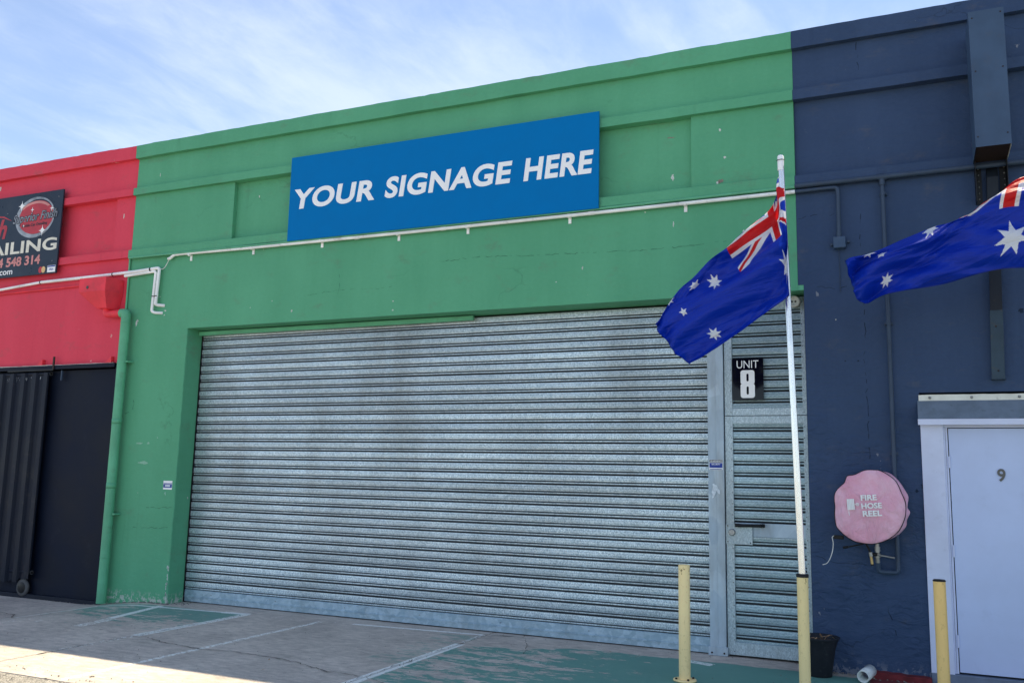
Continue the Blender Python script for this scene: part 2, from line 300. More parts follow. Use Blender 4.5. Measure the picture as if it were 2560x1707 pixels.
def asphalt():
    M = Mat('old_asphalt'); a = M.noise(140, 3, 0.7); v = M.voro(95, 'F1', None, 'Color'); sp = M.t.nodes.new('ShaderNodeSeparateColor'); M.t.links.new(v, sp.inputs[0])
    b = M.noise(0.8, 5, 0.6)
    c = M.mix(M.ss(sp.outputs[0], 0.1, 0.95), (0.16, 0.15, 0.135, 1), (0.46, 0.43, 0.38, 1)); c = M.mix(M.ss(b, 0.3, 0.7), c, M.scale(c, 0.8))
    M.col(c); M.rough(0.9); M.bump(sp.outputs[0], 0.6, 0.006); M.bump(a, 0.4, 0.003); return M.m
m_asph = asphalt()
m_bed = plain('dirty_joint_fill', (0.05, 0.043, 0.038, 1), 0.95, vs=20, bump=0.6)
m_crack = plain('crack_dirt', (0.045, 0.042, 0.040, 1), 0.95)

# ------------------------------------------------------------------ mesh helpers
class MB:
    def __init__(s): s.v = []; s.f = []; s.sm = []
    def add(s, vs, fs, smooth=False):
        o = len(s.v); s.v += [tuple(p) for p in vs]; s.f += [tuple(i + o for i in f) for f in fs]; s.sm += [smooth] * len(fs); return s
    def box(s, x0, x1, y0, y1, z0, z1):
        return s.add([(x0, y0, z0), (x1, y0, z0), (x1, y1, z0), (x0, y1, z0), (x0, y0, z1), (x1, y0, z1), (x1, y1, z1), (x0, y1, z1)],
                     [(3, 2, 1, 0), (4, 5, 6, 7), (0, 1, 5, 4), (1, 2, 6, 5), (2, 3, 7, 6), (3, 0, 4, 7)])
    def prism(s, poly, y0, y1):      # polygon in x,z counter-clockwise seen from -y
        n = len(poly)
        s.add([(x, y0, z) for x, z in poly] + [(x, y1, z) for x, z in poly], [tuple(range(n)), tuple(range(2 * n - 1, n - 1, -1))] + [(i, n + i, n + (i + 1) % n, (i + 1) % n) for i in range(n)])
        return s
    def prismx(s, poly, x0, x1):     # polygon in y,z
        n = len(poly)
        s.add([(x0, y, z) for y, z in poly] + [(x1, y, z) for y, z in poly], [tuple(range(n)), tuple(range(2 * n - 1, n - 1, -1))] + [(i, (i + 1) % n, n + (i + 1) % n, n + i) for i in range(n)])
        return s
    def tube(s, pts, r, seg=12, cap=True, radii=None, hollow=False):
        pts = [Vector(p) for p in pts]; n = len(pts); rings = []
        t0 = (pts[1] - pts[0]).normalized(); a = Vector((0, 0, 1)) if abs(t0.z) < 0.9 else Vector((1, 0, 0)); nn = t0.cross(a).normalized()
        for i, p in enumerate(pts):
            t = (pts[min(i + 1, n - 1)] - pts[max(i - 1, 0)]).normalized(); nn = (nn - t * nn.dot(t)).normalized(); b = t.cross(nn)
            rr = radii[i] if radii else r
            rings.append([p + (nn * math.cos(2 * math.pi * k / seg) + b * math.sin(2 * math.pi * k / seg)) * rr for k in range(seg)])
        vs = [q for ring in rings for q in ring]; fs = []
        for i in range(n - 1):
            for k in range(seg): fs.append((i * seg + k, i * seg + (k + 1) % seg, (i + 1) * seg + (k + 1) % seg, (i + 1) * seg + k))
        s.add(vs, fs, True)
        if cap: s.add(rings[0], [tuple(range(seg - 1, -1, -1))]); s.add(rings[-1], [tuple(range(seg))])
        return s
    def lathe(s, prof, c=(0, 0), seg=24, axis='z', smooth=True):  # prof: (r, h)
        vs = []; n = len(prof)
        for r_, h in prof:
            for k in range(seg):
                a = 2 * math.pi * k / seg; p, q = r_ * math.cos(a), r_ * math.sin(a)
                vs.append((c[0] + p, c[1] + q, h) if axis == 'z' else (c[0] + p, h, c[1] + q))
        fs = [(i * seg + k, i * seg + (k + 1) % seg, (i + 1) * seg + (k + 1) % seg, (i + 1) * seg + k) for i in range(n - 1) for k in range(seg)]
        s.add(vs, fs, smooth); s.add(vs[:seg], [tuple(range(seg))]); s.add(vs[-seg:], [tuple(range(seg))]); return s
    def build(s, name, mat, parent=None, bevel=0.0, bseg=2, angle=None, fixn=True):
        o_loc = parent.matrix_world.translation if parent else Vector((0, 0, 0))
        if parent: o_loc = wloc(parent)
        me = bpy.data.meshes.new(name); me.from_pydata([(a - o_loc.x, b - o_loc.y, c - o_loc.z) for a, b, c in s.v], [], s.f)
        me.polygons.foreach_set('use_smooth', s.sm)
        if bevel or fixn:
            bm = bmesh.new(); bm.from_mesh(me)
            if bevel:
                bmesh.ops.remove_doubles(bm, verts=bm.verts, dist=1e-5)
                es = [e for e in bm.edges if len(e.link_faces) == 2 and e.calc_face_angle(0) > 0.5]
                bmesh.ops.bevel(bm, geom=es, offset=bevel, segments=bseg, affect='EDGES', profile=0.5, clamp_overlap=True)
            bmesh.ops.recalc_face_normals(bm, faces=bm.faces); bm.to_mesh(me); bm.free()
        me.materials.append(mat); me.update()
        o = bpy.data.objects.new(name, me); COL.objects.link(o)
        if parent: o.parent = parent
        return o
def wloc(o):
    v = Vector(o.location)
    while o.parent: o = o.parent; v += Vector(o.location)
    return v
def tag(o, label=None, cat=None, group=None, kind=None):
    if label: o['label'] = label
    if cat: o['category'] = cat
    if group: o['group'] = group
    if kind: o['kind'] = kind
    return o
def thing(name, loc, label, cat, group=None, kind=None):
    o = bpy.data.objects.new(name, None); o.empty_display_size = 0.1; o.location = loc; COL.objects.link(o); return tag(o, label, cat, group, kind)
def mesh_obj(name, me, mat, parent=None):
    if mat and not me.materials: me.materials.append(mat)
    o = bpy.data.objects.new(name, me); COL.objects.link(o)
    if parent: o.parent = parent
    return o
def bend(pts, rad=0.03, n=5):
    """round the corners of a polyline"""
    P = [Vector(p) for p in pts]; out_ = [P[0]]
    for i in range(1, len(P) - 1):
        a, b, c = P[i - 1], P[i], P[i + 1]; r_ = min(rad, (a - b).length / 2.1, (c - b).length / 2.1)
        p, q = b + (a - b).normalized() * r_, b + (c - b).normalized() * r_
        for k in range(n + 1):
            t = k / n; out_.append(p * (1 - t) ** 2 + b * 2 * t * (1 - t) + q * t * t)
    out_.append(P[-1]); return out_
def fit(me, x0, x1, z0, z1, y, parent, rot=0.0, depth=0.004, shear=0.0):
    """lay a flat x,y mesh into the box x0..x1, z0..z1 of a wall plane, front at y"""
    n = len(me.vertices); co = np.empty(n * 3); me.vertices.foreach_get('co', co); co = co.reshape(-1, 3)
    co[:, 0] += co[:, 1] * shear
    lo = co.min(0); hi = co.max(0); px = (co[:, 0] - lo[0]) / (hi[0] - lo[0]); pz = (co[:, 1] - lo[1]) / (hi[1] - lo[1]); pd = (co[:, 2] - lo[2]) / max(hi[2] - lo[2], 1e-9)
    X = (px - 0.5) * (x1 - x0); Z = (pz - 0.5) * (z1 - z0); c, s_ = math.cos(rot), math.sin(rot)
    w = wloc(parent) if parent else Vector((0, 0, 0))
    nx = (x0 + x1) / 2 + X * c - Z * s_ - w.x; nz = (z0 + z1) / 2 + X * s_ + Z * c - w.z; ny = y + (1 - pd) * depth - w.y
    me.vertices.foreach_set('co', np.stack([nx, ny, nz], 1).ravel()); me.update(); return me
def text(s_, name, mat, parent, x0, x1, z0, z1, y, bold=0.0, shear=0.0, rot=0.0, depth=0.004, space=1.0, res=4):
    cu = bpy.data.curves.new('lettering_curve', 'FONT'); cu.body = s_; cu.offset = bold; cu.extrude = 0.02; cu.space_character = space; cu.resolution_u = res
    ob = bpy.data.objects.new('tmp', cu); COL.objects.link(ob); bpy.context.view_layer.update()
    me = bpy.data.meshes.new_from_object(ob.evaluated_get(bpy.context.evaluated_depsgraph_get())); bpy.data.objects.remove(ob); bpy.data.curves.remove(cu)
    me.name = name; fit(me, x0, x1, z0, z1, y, parent, rot, depth, shear); me.materials.clear()
    return mesh_obj(name, me, mat, parent)
def shape(polys, name, mat, parent, x0, x1, z0, z1, y, rot=0.0, depth=0.004):
    cu = bpy.data.curves.new('shape_curve', 'CURVE'); cu.dimensions = '2D'; cu.fill_mode = 'BOTH'; cu.extrude = 0.02
    for p in polys:
        sp = cu.splines.new('POLY'); sp.points.add(len(p) - 1); sp.use_cyclic_u = True
        for i, (a, b) in enumerate(p): sp.points[i].co = (a, b, 0, 1)
    ob = bpy.data.objects.new('tmp', cu); COL.objects.link(ob); bpy.context.view_layer.update()
    me = bpy.data.meshes.new_from_object(ob.evaluated_get(bpy.context.evaluated_depsgraph_get())); bpy.data.objects.remove(ob); bpy.data.curves.remove(cu)
    me.name = name; fit(me, x0, x1, z0, z1, y, parent, rot, depth); me.materials.clear()
    return mesh_obj(name, me, mat, parent)
def rrect(x0, x1, y0, y1, r_, n=5):
    p = []
    for cx_, cy_, a0 in ((x1 - r_, y0 + r_, -90), (x1 - r_, y1 - r_, 0), (x0 + r_, y1 - r_, 90), (x0 + r_, y0 + r_, 180)):
        for k in range(n + 1):
            a = R(a0 + 90 * k / n); p.append((cx_ + r_ * math.cos(a), cy_ + r_ * math.sin(a)))
    return p
def circ(cx_, cy_, r_, n=40, ry=None): return [(cx_ + r_ * math.cos(2 * math.pi * k / n), cy_ + (ry or r_) * math.sin(2 * math.pi * k / n)) for k in range(n)]

# ------------------------------------------------------------------ ground
def gh(x):
    t = min(1, max(0, (-8.62 - x) / 1.3)); return -0.10 * t * t * (3 - 2 * t)
xs = [-700, -60] + [-30 + 0.5 * i for i in range(100)] + [60, 700]
g = MB(); rows = [(-700, -0.012), (-3.446, -0.004), (-3.440, -0.20), (700, -0.20)]
vs = [(x, y, gh(x) + dz) for y, dz in rows for x in xs]; nx = len(xs)
g.add(vs, [(j * nx + i, j * nx + i + 1, (j + 1) * nx + i + 1, (j + 1) * nx + i) for j in range(3) for i in range(nx - 1)])
tag(g.build('road', m_asph), 'old grey asphalt road along the edge of the concrete forecourt', kind='structure')
pave = thing('pavement', (-5, -1.7, 0), 'worn concrete forecourt with faded green paint and white lines', None, kind='structure')
bed = MB()
bx = [-31.0 + 0.5 * i for i in range(104)]
bed.add([(x, y, gh(x) - 0.022) for y in (-3.40, 0.5) for x in bx], [(i, i + 1, len(bx) + i + 1, len(bx) + i) for i in range(len(bx) - 1)])
bed.build('joint_bed', m_bed, pave)
xj = [-31.0, -16.0, -7.107, -4.157, 16.0]
for x0, x1 in zip(xj[:-1], xj[1:]):
    a, b = x0 + 0.007, x1 - 0.007; s_ = MB(); n = max(20, int((b - a) / 0.15)); ny = 14
    yy = [-3.44 + (0.50 + 3.44) * j / ny for j in range(ny + 1)]
    X = [a + (b - a) * i / n for i in range(n + 1)]
    top = []
    for j, y in enumerate(yy):
        for i, x in enumerate(X):
            ex = 0.0
            if i in (0, n): ex = 0.006 * mnoise.noise((x, y * 9, 0)) + 0.004 * mnoise.noise((x, y * 37, 3))
            top.append((x + ex, y, gh(x) + 0.004 * mnoise.noise((x * 0.8, y * 0.8, 0))))
    k = len(top); fs = [(j * (n + 1) + i, j * (n + 1) + i + 1, (j + 1) * (n + 1) + i + 1, (j + 1) * (n + 1) + i) for j in range(ny) for i in range(n)]
    rim = [i for i in range(n + 1)] + [(j * (n + 1) + n) for j in range(1, ny + 1)] + [ny * (n + 1) + i for i in range(n - 1, -1, -1)] + [j * (n + 1) for j in range(ny - 1, 0, -1)]
    low = [(top[i][0], top[i][1], top[i][2] - 0.05) for i in rim]
    s_.add(top + low, fs + [(rim[(q + 1) % len(rim)], rim[q], k + q, k + (q + 1) % len(rim)) for q in range(len(rim))])
    sl = s_.build('slab', m_pave, pave)
def crack(pts, w=0.006, seed=0):
    rnd = random.Random(seed); P = [Vector((a, b, 0)) for a, b in pts]; fine_ = []
    for a, b in zip(P[:-1], P[1:]):
        n = max(2, int((b - a).length / 0.05))
        for k in range(n): fine_.append(a.lerp(b, k / n) + Vector((rnd.uniform(-1, 1), rnd.uniform(-1, 1), 0)) * 0.016)
    fine_.append(P[-1]); q = MB(); vs = []
    for i, p in enumerate(fine_):
        t = (fine_[min(i + 1, len(fine_) - 1)] - fine_[max(i - 1, 0)]).normalized(); nn = Vector((-t.y, t.x, 0)); ww = w * rnd.uniform(0.25, 1.0)
        if i in (0, len(fine_) - 1): ww = 0.0005
        zc = gh(p.x) + 0.0075
        vs += [(p + nn * ww)[:2] + (zc,), (p - nn * ww)[:2] + (zc,)]
    q.add(vs, [(2 * i, 2 * i + 1, 2 * i + 3, 2 * i + 2) for i in range(len(fine_) - 1)])
    q.build('crack', m_crack, pave)
crack([(-6.85, -1.80), (-6.60, -1.88), (-6.35, -1.92), (-6.08, -1.955), (-5.80, -1.90), (-5.45, -1.93), (-5.20, -1.95), (-4.98, -1.99), (-4.84, -2.06), (-4.54, -2.16), (-4.16, -2.19)], 0.008, 1)
crack([(-6.83, -1.81), (-6.98, -1.74), (-7.10, -1.72)], 0.005, 2)
crack([(-9.35, -1.38), (-9.75, -1.05), (-10.2, -1.0), (-10.9, -1.1), (-11.8, -1.3)], 0.007, 3)
crack([(-4.12, 0.02), (-4.05, 0.10), (-3.85, 0.16)], 0.012, 4)
crack([(-3.83, 0.28), (-3.62, -0.1), (-3.48, -0.42), (-3.40, -0.72)], 0.0035, 5)
crack([(-4.14, -2.20), (-3.8, -2.35), (-3.5, -2.7)], 0.005, 6)
for i in range(16):
    y0 = -0.3 - i * 0.2; crack([(-7.106 + random.uniform(-.02, .02), y0), (-7.106 + random.uniform(-.02, .02), y0 - 0.18)], 0.010 * random.random(), 20 + i)
    crack([(-4.157 + random.uniform(-.02, .02), y0 + 0.3), (-4.157 + random.uniform(-.02, .02), y0 + 0.12)], 0.009 * random.random(), 60 + i)

# ------------------------------------------------------------------ the three painted units
def strip(name, mat, parent, x0, x1, y0, y1, z0, z1, amp=0.004, step=0.12, topamp=None):
    """a long rendered band with slightly uneven edges"""
    n = max(2, int((x1 - x0) / step)); q = MB(); ta = amp if topamp is None else topamp; vs = []
    for i in range(n + 1):
        x = x0 + (x1 - x0) * i / n
        a = amp * mnoise.noise((x * 2.1, z0 * 3, 1)) + amp * 0.5 * mnoise.noise((x * 9, z0, 2)); b = ta * mnoise.noise((x * 1.3, z1, 5)) + ta * 0.6 * mnoise.noise((x * 11, z1, 7)); c = amp * 0.8 * mnoise.noise((x * 1.7, z0, 9))
        vs += [(x, y0 + c, z0 + a), (x, y0 + c, z1 + b), (x, y1, z1 + b), (x, y1, z0 + a)]
    fs = [(4 * i + k, 4 * i + (k + 1) % 4, 4 * (i + 1) + (k + 1) % 4, 4 * (i + 1) + k) for i in range(n) for k in range(4)] + [(0, 1, 2, 3), (4 * n + 3, 4 * n + 2, 4 * n + 1, 4 * n)]
    q.add(vs, fs); return q.build(name, mat, parent, bevel=0.0)
T = 0.34
def bands(par, mat, xa, xb, xband=None):
    c0 = xband or xa
    strip('cornice', mat, par, xa, xb, -0.065, T, 5.79, 5.97, 0.006, 0.08, 0.011)
    strip('string_course', mat, par, c0, xb, -0.055, T, 5.272, 5.372, 0.005)
    strip('string_course', mat, par, c0, xb, -0.050, T, 4.410, 4.512, 0.005)
def roof(par, xa, xb, mat):
    MB().box(xa + 0.02, xb - 0.02, T + 0.003, 16, 5.30, 5.45).box(xa + 0.02, xb - 0.02, 15.7, 16, -0.2, 5.297).box(xa + 0.02, xa + 0.2, T + 0.003, 15.697, -0.2, 5.297).box(xb - 0.2, xb - 0.02, T + 0.003, 15.697, -0.2, 5.297).build('roof', mat, par)

RG = -9.53; GB = -0.963; OL = -8.44; OR = -0.912
red = thing('red_warehouse_unit', (-14, 0, -0.1), 'red painted rendered wall of the warehouse unit left of the green one', 'building')
bands(red, m_red, -20.0, RG - 0.002, None)
w = MB(); w.box(-20, RG - 0.002, 0, T, 5.372, 5.79).box(-20, RG - 0.002, 0, T, 2.995, 4.41)
w.box(-20, -15.0, 0, T, 4.512, 5.272).box(-15.0, -9.872, 0.055, T, 4.512, 5.272).box(-9.872, RG - 0.002, 0, T, 4.512, 5.272).box(-20, -16.5, 0, T, -0.3, 2.995)
w.build('wall', m_red, red)
MB().box(-16.5, RG - 0.02, 0.03, 0.25, -0.2, 2.93).build('blocked_doorway', m_ink, red)
MB().box(-16.5, -9.56, -0.035, 0.05, -0.13, -0.045).build('kick_rail', m_rib, red, bevel=0.004)
roof(red, -20, RG, m_ink)
MB().box(RG - 0.075, RG - 0.005, -0.028, 0.34, -0.2, 2.94).build('door_jamb', m_ink, red)

grn = thing('green_warehouse_unit', (-5.2, 0, 0), 'green painted rendered wall of the middle warehouse unit', 'building')
bands(grn, m_green, RG, GB)
for o in [o for o in grn.children if o.name.startswith('string_course')]: pass
w = MB(); w.box(RG, GB, 0, T, 5.372, 5.79).box(RG, GB, 0, T, 3.41, 4.41).box(RG, -7.825, 0, T, 4.512, 5.272).box(-7.825, -1.96, 0.060, T, 4.512, 5.272).box(-1.96, GB, 0, T, 4.512, 5.272)
w.build('wall', m_green, grn)
# the pillar left of the shutter, with a worn, wavering arris
q = MB(); n = 60; vs = []
for i in range(n + 1):
    z = -0.25 + 3.66 * i / n; e = 0.006 * mnoise.noise((z * 3, 0, 0)) + 0.004 * mnoise.noise((z * 14, 2, 0)); e2 = 0.012 * max(0, mnoise.noise((z * 5, 7, 0))) * (1 if z < 0.3 else 0.4)
    vs += [(RG, 0, z), (OL - 0.008, 0, z), (OL + e - e2 * 0.6, 0.008 + e2, z), (OL + e * 0.5, T, z), (RG, T, z)]
q.add(vs, [(5 * i + k, 5 * i + (k + 1) % 5, 5 * (i + 1) + (k + 1) % 5, 5 * (i + 1) + k) for i in range(n) for k in range(5)] + [(0, 1, 2, 3, 4), (5 * n + 4, 5 * n + 3, 5 * n + 2, 5 * n + 1, 5 * n)])
q.build('pillar', m_green, grn)
strip('lintel_angle', m_green_pipe, grn, OL + 0.01, -4.47, 0.195, 0.235, 3.343, 3.392, 0.003)
MB().box(GB + 0.001, OR, 0.0015, T, 3.412, 3.46).build('lintel_end', m_green_pipe, grn)
roof(grn, RG, GB, m_ink)

nav = thing('navy_warehouse_unit', (4, 0, 0), 'dark navy painted rendered wall of the warehouse unit on the right', 'building')
bands(nav, m_navy, GB + 0.002, 10)
w = MB(); w.box(GB + 0.002, 10, 0, T, 5.372, 5.79).box(GB + 0.002, 10, 0.035, T, 4.512, 5.272).box(GB + 0.002, 10, 0, T, 3.462, 4.41).box(OR + 0.002, 10, 0, T, 2.43, 3.462)
w.box(OR + 0.002, 0.03, 0, T, -0.2, 2.43).box(1.30, 10, 0, T, -0.2, 2.43)
w.build('wall', m_navy, nav)
strip('mortar_fillet', m_redfloor, nav, -0.46, 0.03, -0.10, 0.05, -0.03, 0.045, 0.02, 0.03, 0.03)
roof(nav, GB, 10, m_ink)

m_hair = plain('hairline_crack_green', (0.050, 0.18, 0.10, 1), 0.9); m_hair2 = plain('hairline_crack_navy', (0.016, 0.030, 0.060, 1), 0.9)
m_chip = plain('bare_render_chip', (0.62, 0.66, 0.60, 1), 0.8, var=0.2, vs=60); m_rubbed = plain('rubbed_green_paint', (0.27, 0.50, 0.36, 1), 0.8, var=0.15, vs=50); m_patch = plain('pinkish_bare_patch', (0.24, 0.20, 0.17, 1), 0.9, var=0.3, vs=40)
def wall_crack(par, mat, pts, w=0.004, seed=0, gaps=0.0, y=-0.0012):
    rnd = random.Random(seed); P = [Vector((a, b, 0)) for a, b in pts]; f_ = []
    for a, b in zip(P[:-1], P[1:]):
        n = max(2, int((b - a).length / 0.035))
        for k in range(n): f_.append(a.lerp(b, k / n) + Vector((rnd.uniform(-1, 1), rnd.uniform(-1, 1), 0)) * 0.009)
    f_.append(P[-1]); q = MB(); on = True
    for a, b in zip(f_[:-1], f_[1:]):
        if rnd.random() < gaps: continue
        t = (b - a).normalized(); nn = Vector((-t.y, t.x, 0)) * w * rnd.uniform(0.25, 1) * 0.5
        q.add([(a.x + nn.x, y, a.y + nn.y), (a.x - nn.x, y, a.y - nn.y), (b.x - nn.x, y, b.y - nn.y), (b.x + nn.x, y, b.y + nn.y)], [(0, 1, 2, 3)])
    tag(q.build('crack', mat, par), kind='stuff')
def chip(par, mat, x, z, sx, sz, seed, y=-0.0015, name='paint_chip'):
    rnd = random.Random(seed); n = 14; q = MB(); pts = [(x + sx * math.cos(2 * math.pi * k / n) * rnd.uniform(0.35, 1), z + sz * math.sin(2 * math.pi * k / n) * rnd.uniform(0.35, 1)) for k in range(n)]
    q.add([(a, y, b) for a, b in pts] + [(x, y, z)], [(k, (k + 1) % n, n) for k in range(n)]); q.build(name, mat, par, fixn=False)
wall_crack(grn, m_hair, [(-4.80, 3.99), (-4.30, 4.01), (-3.73, 3.97), (-3.1, 3.95), (-2.49, 3.927), (-1.98, 3.926), (-1.62, 3.945)], 0.007, 1, 0.25)
wall_crack(grn, m_hair, [(-6.6, 3.72), (-6.1, 3.76), (-5.6, 3.73), (-5.39, 3.76)], 0.005, 2, 0.5)
wall_crack(grn, m_hair, [(-9.09, 0.896), (-8.8, 0.90), (-8.476, 0.912)], 0.006, 3, 0.3); wall_crack(grn, m_hair, [(-8.89, 1.154), (-8.70, 1.148), (-8.474, 1.160)], 0.007, 4, 0.15)
wall_crack(grn, m_hair, [(-9.27, 2.50), (-9.255, 2.44), (-9.262, 2.38)], 0.014, 5); wall_crack(grn, m_hair, [(-9.40, 2.33), (-9.36, 2.335), (-9.33, 2.35)], 0.010, 6)
wall_crack(grn, m_hair, [(-6.15, 3.95), (-6.13, 3.80), (-6.16, 3.70)], 0.005, 7, 0.4)
wall_crack(nav, m_hair2, [(-0.386, 4.33), (-0.385, 4.087), (-0.40, 3.852), (-0.394, 3.60), (-0.386, 3.23), (-0.389, 3.0), (-0.406, 2.744), (-0.389, 2.593), (-0.397, 2.444), (-0.39, 1.85)], 0.008, 8, 0.6)
wall_crack(nav, m_hair2, [(-0.373, 5.78), (-0.367, 5.616), (-0.365, 5.429)], 0.009, 9, 0.4)
wall_crack(nav, m_hair2, [(-0.95, 4.10), (-0.80, 4.13), (-0.70, 4.09), (-0.62, 4.12)], 0.006, 10, 0.3); wall_crack(nav, m_hair2, [(-0.90, 3.45), (-0.75, 3.43), (-0.60, 3.40), (-0.45, 3.46)], 0.006, 11, 0.4)
wall_crack(nav, m_hair2, [(-0.30, 0.62), (-0.26, 0.48), (-0.23, 0.40), (-0.22, 0.30)], 0.010, 12, 0.2); wall_crack(nav, m_hair2, [(-0.86, 0.98), (-0.70, 0.94), (-0.45, 0.93)], 0.006, 13, 0.3)
for i, (x, z, sx, sz) in enumerate([(-2.144, 4.169, 0.008, 0.04), (-1.455, 4.025, 0.012, 0.03), (-2.437, 4.319, 0.012, 0.010), (-5.393, 3.576, 0.013, 0.012), (-5.394, 3.474, 0.017, 0.012), (-9.33, 3.508, 0.022, 0.065), (-9.315, 3.55, 0.025, 0.02), (-9.124, 5.524, 0.008, 0.05), (-1.67, 5.09, 0.022, 0.022), (-1.625, 4.80, 0.020, 0.018), (-8.84, 3.66, 0.02, 0.012), (-8.85, 3.60, 0.015, 0.012), (-8.95, 3.85, 0.02, 0.006), (-7.45, 3.62, 0.008, 0.010), (-3.4, 3.66, 0.01, 0.008)]): chip(grn, m_chip, x, z, sx, sz, i)
chip(grn, m_chip, -2.166, 4.677, 0.022, 0.05, 40, 0.0585); chip(grn, m_chip, -7.471, 5.061, 0.010, 0.022, 41, 0.0585); chip(grn, m_patch, -1.672, 4.560, 0.05, 0.035, 42); chip(grn, m_chip, -1.70, 4.545, 0.018, 0.02, 43, -0.003); chip(grn, m_patch, -2.18, 5.10, 0.06, 0.012, 44, 0.0585)
for x, z, sx, sz in ((-9.10, 1.95, 0.075, 0.020), (-8.95, 1.95, 0.03, 0.022), (-9.01, 1.70, 0.12, 0.028), (-8.80, 2.02, 0.012, 0.015), (-8.60, 1.33, 0.02, 0.03)): chip(grn, m_rubbed, x, z, sx, sz, int(x * -100), -0.0015, 'rub_mark')
for i, (x, z) in enumerate(((-9.726, 5.013), (-12.292, 5.697))): chip(red, m_chip, x, z, 0.018, 0.045, 60 + i)
for i, (x, z, sx) in enumerate(((-0.638, 3.116, 0.007), (-0.567, 2.731, 0.010), (-0.457, 2.727, 0.012), (0.854, 3.121, 0.03), (0.03, 1.62, 0.03), (-0.02, 1.58, 0.02))): chip(nav, m_hair2 if i else m_chip, x, z, sx, sx, 70 + i)
for i in range(16):
    random.seed(100 + i); chip(grn, m_chip, -8.452 - random.uniform(0, 0.02), random.uniform(0.02, 0.5), 0.010, random.uniform(0.01, 0.035), 80 + i)
random.seed(7)

# ------------------------------------------------------------------ roller shutter
PITCH = 0.108
def slat_prof(sag=0.0):
    return [(0.000, 0.028), (0.006, 0.028), (0.0085, 0.009), (0.012, 0.006), (0.020, 0.006), (0.0235, 0.009), (0.025, 0.024), (0.0310, 0.024), (0.0335, 0.004), (0.039, 0.000), (0.052, -0.0015), (0.054, 0.0005), (0.0565, -0.002),
            (0.075, -0.002), (0.0775, 0.0002), (0.080, -0.0015), (0.097, -0.0005), (0.0995, 0.005), (0.1005, 0.028), (0.1080, 0.028)]
def slat_mesh(name, x0, x1, nseg=1, face=None):
    pr = slat_prof(); q = MB(); n = len(pr); vs = []
    for i in range(nseg + 1):
        x = x0 + (x1 - x0) * i / nseg
        vs += [(x, y, z) for z, y in pr]
    q.add(vs, [(i * n + k, (i + 1) * n + k, (i + 1) * n + k + 1, i * n + k + 1) for i in range(nseg) for k in range(n - 1)], False)
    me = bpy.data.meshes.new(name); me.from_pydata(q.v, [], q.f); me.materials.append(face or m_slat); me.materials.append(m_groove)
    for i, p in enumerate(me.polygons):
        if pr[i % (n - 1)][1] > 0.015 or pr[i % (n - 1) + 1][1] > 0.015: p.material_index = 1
    return me
def slats(par, x0, x1, zs, yf, jit=0.0012, face=None):
    w_ = wloc(par); me = slat_mesh('slat', x0 - w_.x, x1 - w_.x, face=face)
    for z in zs:
        o = bpy.data.objects.new('slat', me); COL.objects.link(o); o.parent = par
        o.location = (0, yf - w_.y + random.uniform(-jit, jit), z - w_.z + random.uniform(-0.0008, 0.0008)); o.rotation_euler = (R(random.uniform(-0.9, 0.9)), 0, 0)
sh = thing('roller_shutter', (-5.15, 0.30, 0.01), 'wide galvanised steel roller shutter closed in the green wall', 'shutter')
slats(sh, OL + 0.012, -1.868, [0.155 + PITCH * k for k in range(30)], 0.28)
b = MB(); b.prismx([(0.285, 0.155), (0.277, 0.150), (0.277, 0.078), (0.268, 0.074), (0.268, 0.068), (0.280, 0.066), (0.280, 0.012), (0.30, 0.012), (0.30, 0.155)], OL + 0.012, -1.868)
b.build('bottom_rail', m_rail, sh)
MB().box(OL + 0.003, OL + 0.010, 0.262, 0.33, 0.0, 3.40).build('guide_channel', m_black, sh)
MB().box(OL, -1.87, 0.315, 0.335, -0.01, 3.405).build('backing', m_dark, sh)
for i in range(7):
    MB().lathe([(0.004, 0.276), (0.006, 0.272), (0.001, 0.270)], (-8.0 + 0.98 * i, 0.11), 8, 'y').build('rivet', m_steel, sh)

# ------------------------------------------------------------------ post, door, panel above it
post = thing('shutter_post', (-1.79, 0.25, 0), 'plain galvanised steel mullion post between roller shutter and metal door', 'post')
MB().box(-1.870, -1.716, 0.222, 0.30, 0.005, 3.405).build('shaft', m_post, post, bevel=0.004)
MB().box(-1.800, -1.792, 0.2195, 0.2215, 0.1, 3.40).build('seam', m_post, post)
MB().box(-1.884, -1.702, 0.214, 0.30, 0.004, 0.085).build('base_plate', m_post, post, bevel=0.003)
for xx in (-1.85, -1.735): MB().lathe([(0.009, 0.214), (0.009, 0.208), (0.005, 0.205)], (xx, 0.03), 8, 'y').build('bolt', m_brown, post)
def rails(par, x0, x1, z0, z1, wl, wr, wb, wt, y0=0.250, y1=0.30):
    MB().box(x0, x0 + wl, y0, y1, z0, z1).build('stile', m_frame, par, bevel=0.0015)
    MB().box(x1 - wr, x1, y0, y1, z0, z1).build('stile', m_frame, par, bevel=0.0015)
    MB().box(x0 + wl, x1 - wr, y0 + 0.002, y1, z0, z0 + wb).build('rail', m_frame, par, bevel=0.0015)
    if wt: MB().box(x0 + wl, x1 - wr, y0 + 0.002, y1, z1 - wt, z1).build('rail', m_frame, par, bevel=0.0015)
    zz_ = z0 + 0.03
    q = MB()
    while zz_ < z1 - 0.01:
        for xx in (x0 + wl - 0.012, x1 - wr + 0.012): q.lathe([(0.0045, y0), (0.0045, y0 - 0.002), (0.001, y0 - 0.003)], (xx + random.uniform(-.002, .002), zz_), 6, 'y')
        zz_ += 0.105
    tag(q.build('rivets', m_brown, par), kind='stuff')
door = thing('metal_door', (-1.32, 0.28, 0.02), 'galvanised corrugated metal access door beside the roller shutter', 'door')
rails(door, -1.708, -0.932, 0.022, 2.256, 0.074, 0.044, 0.115, 0.072)
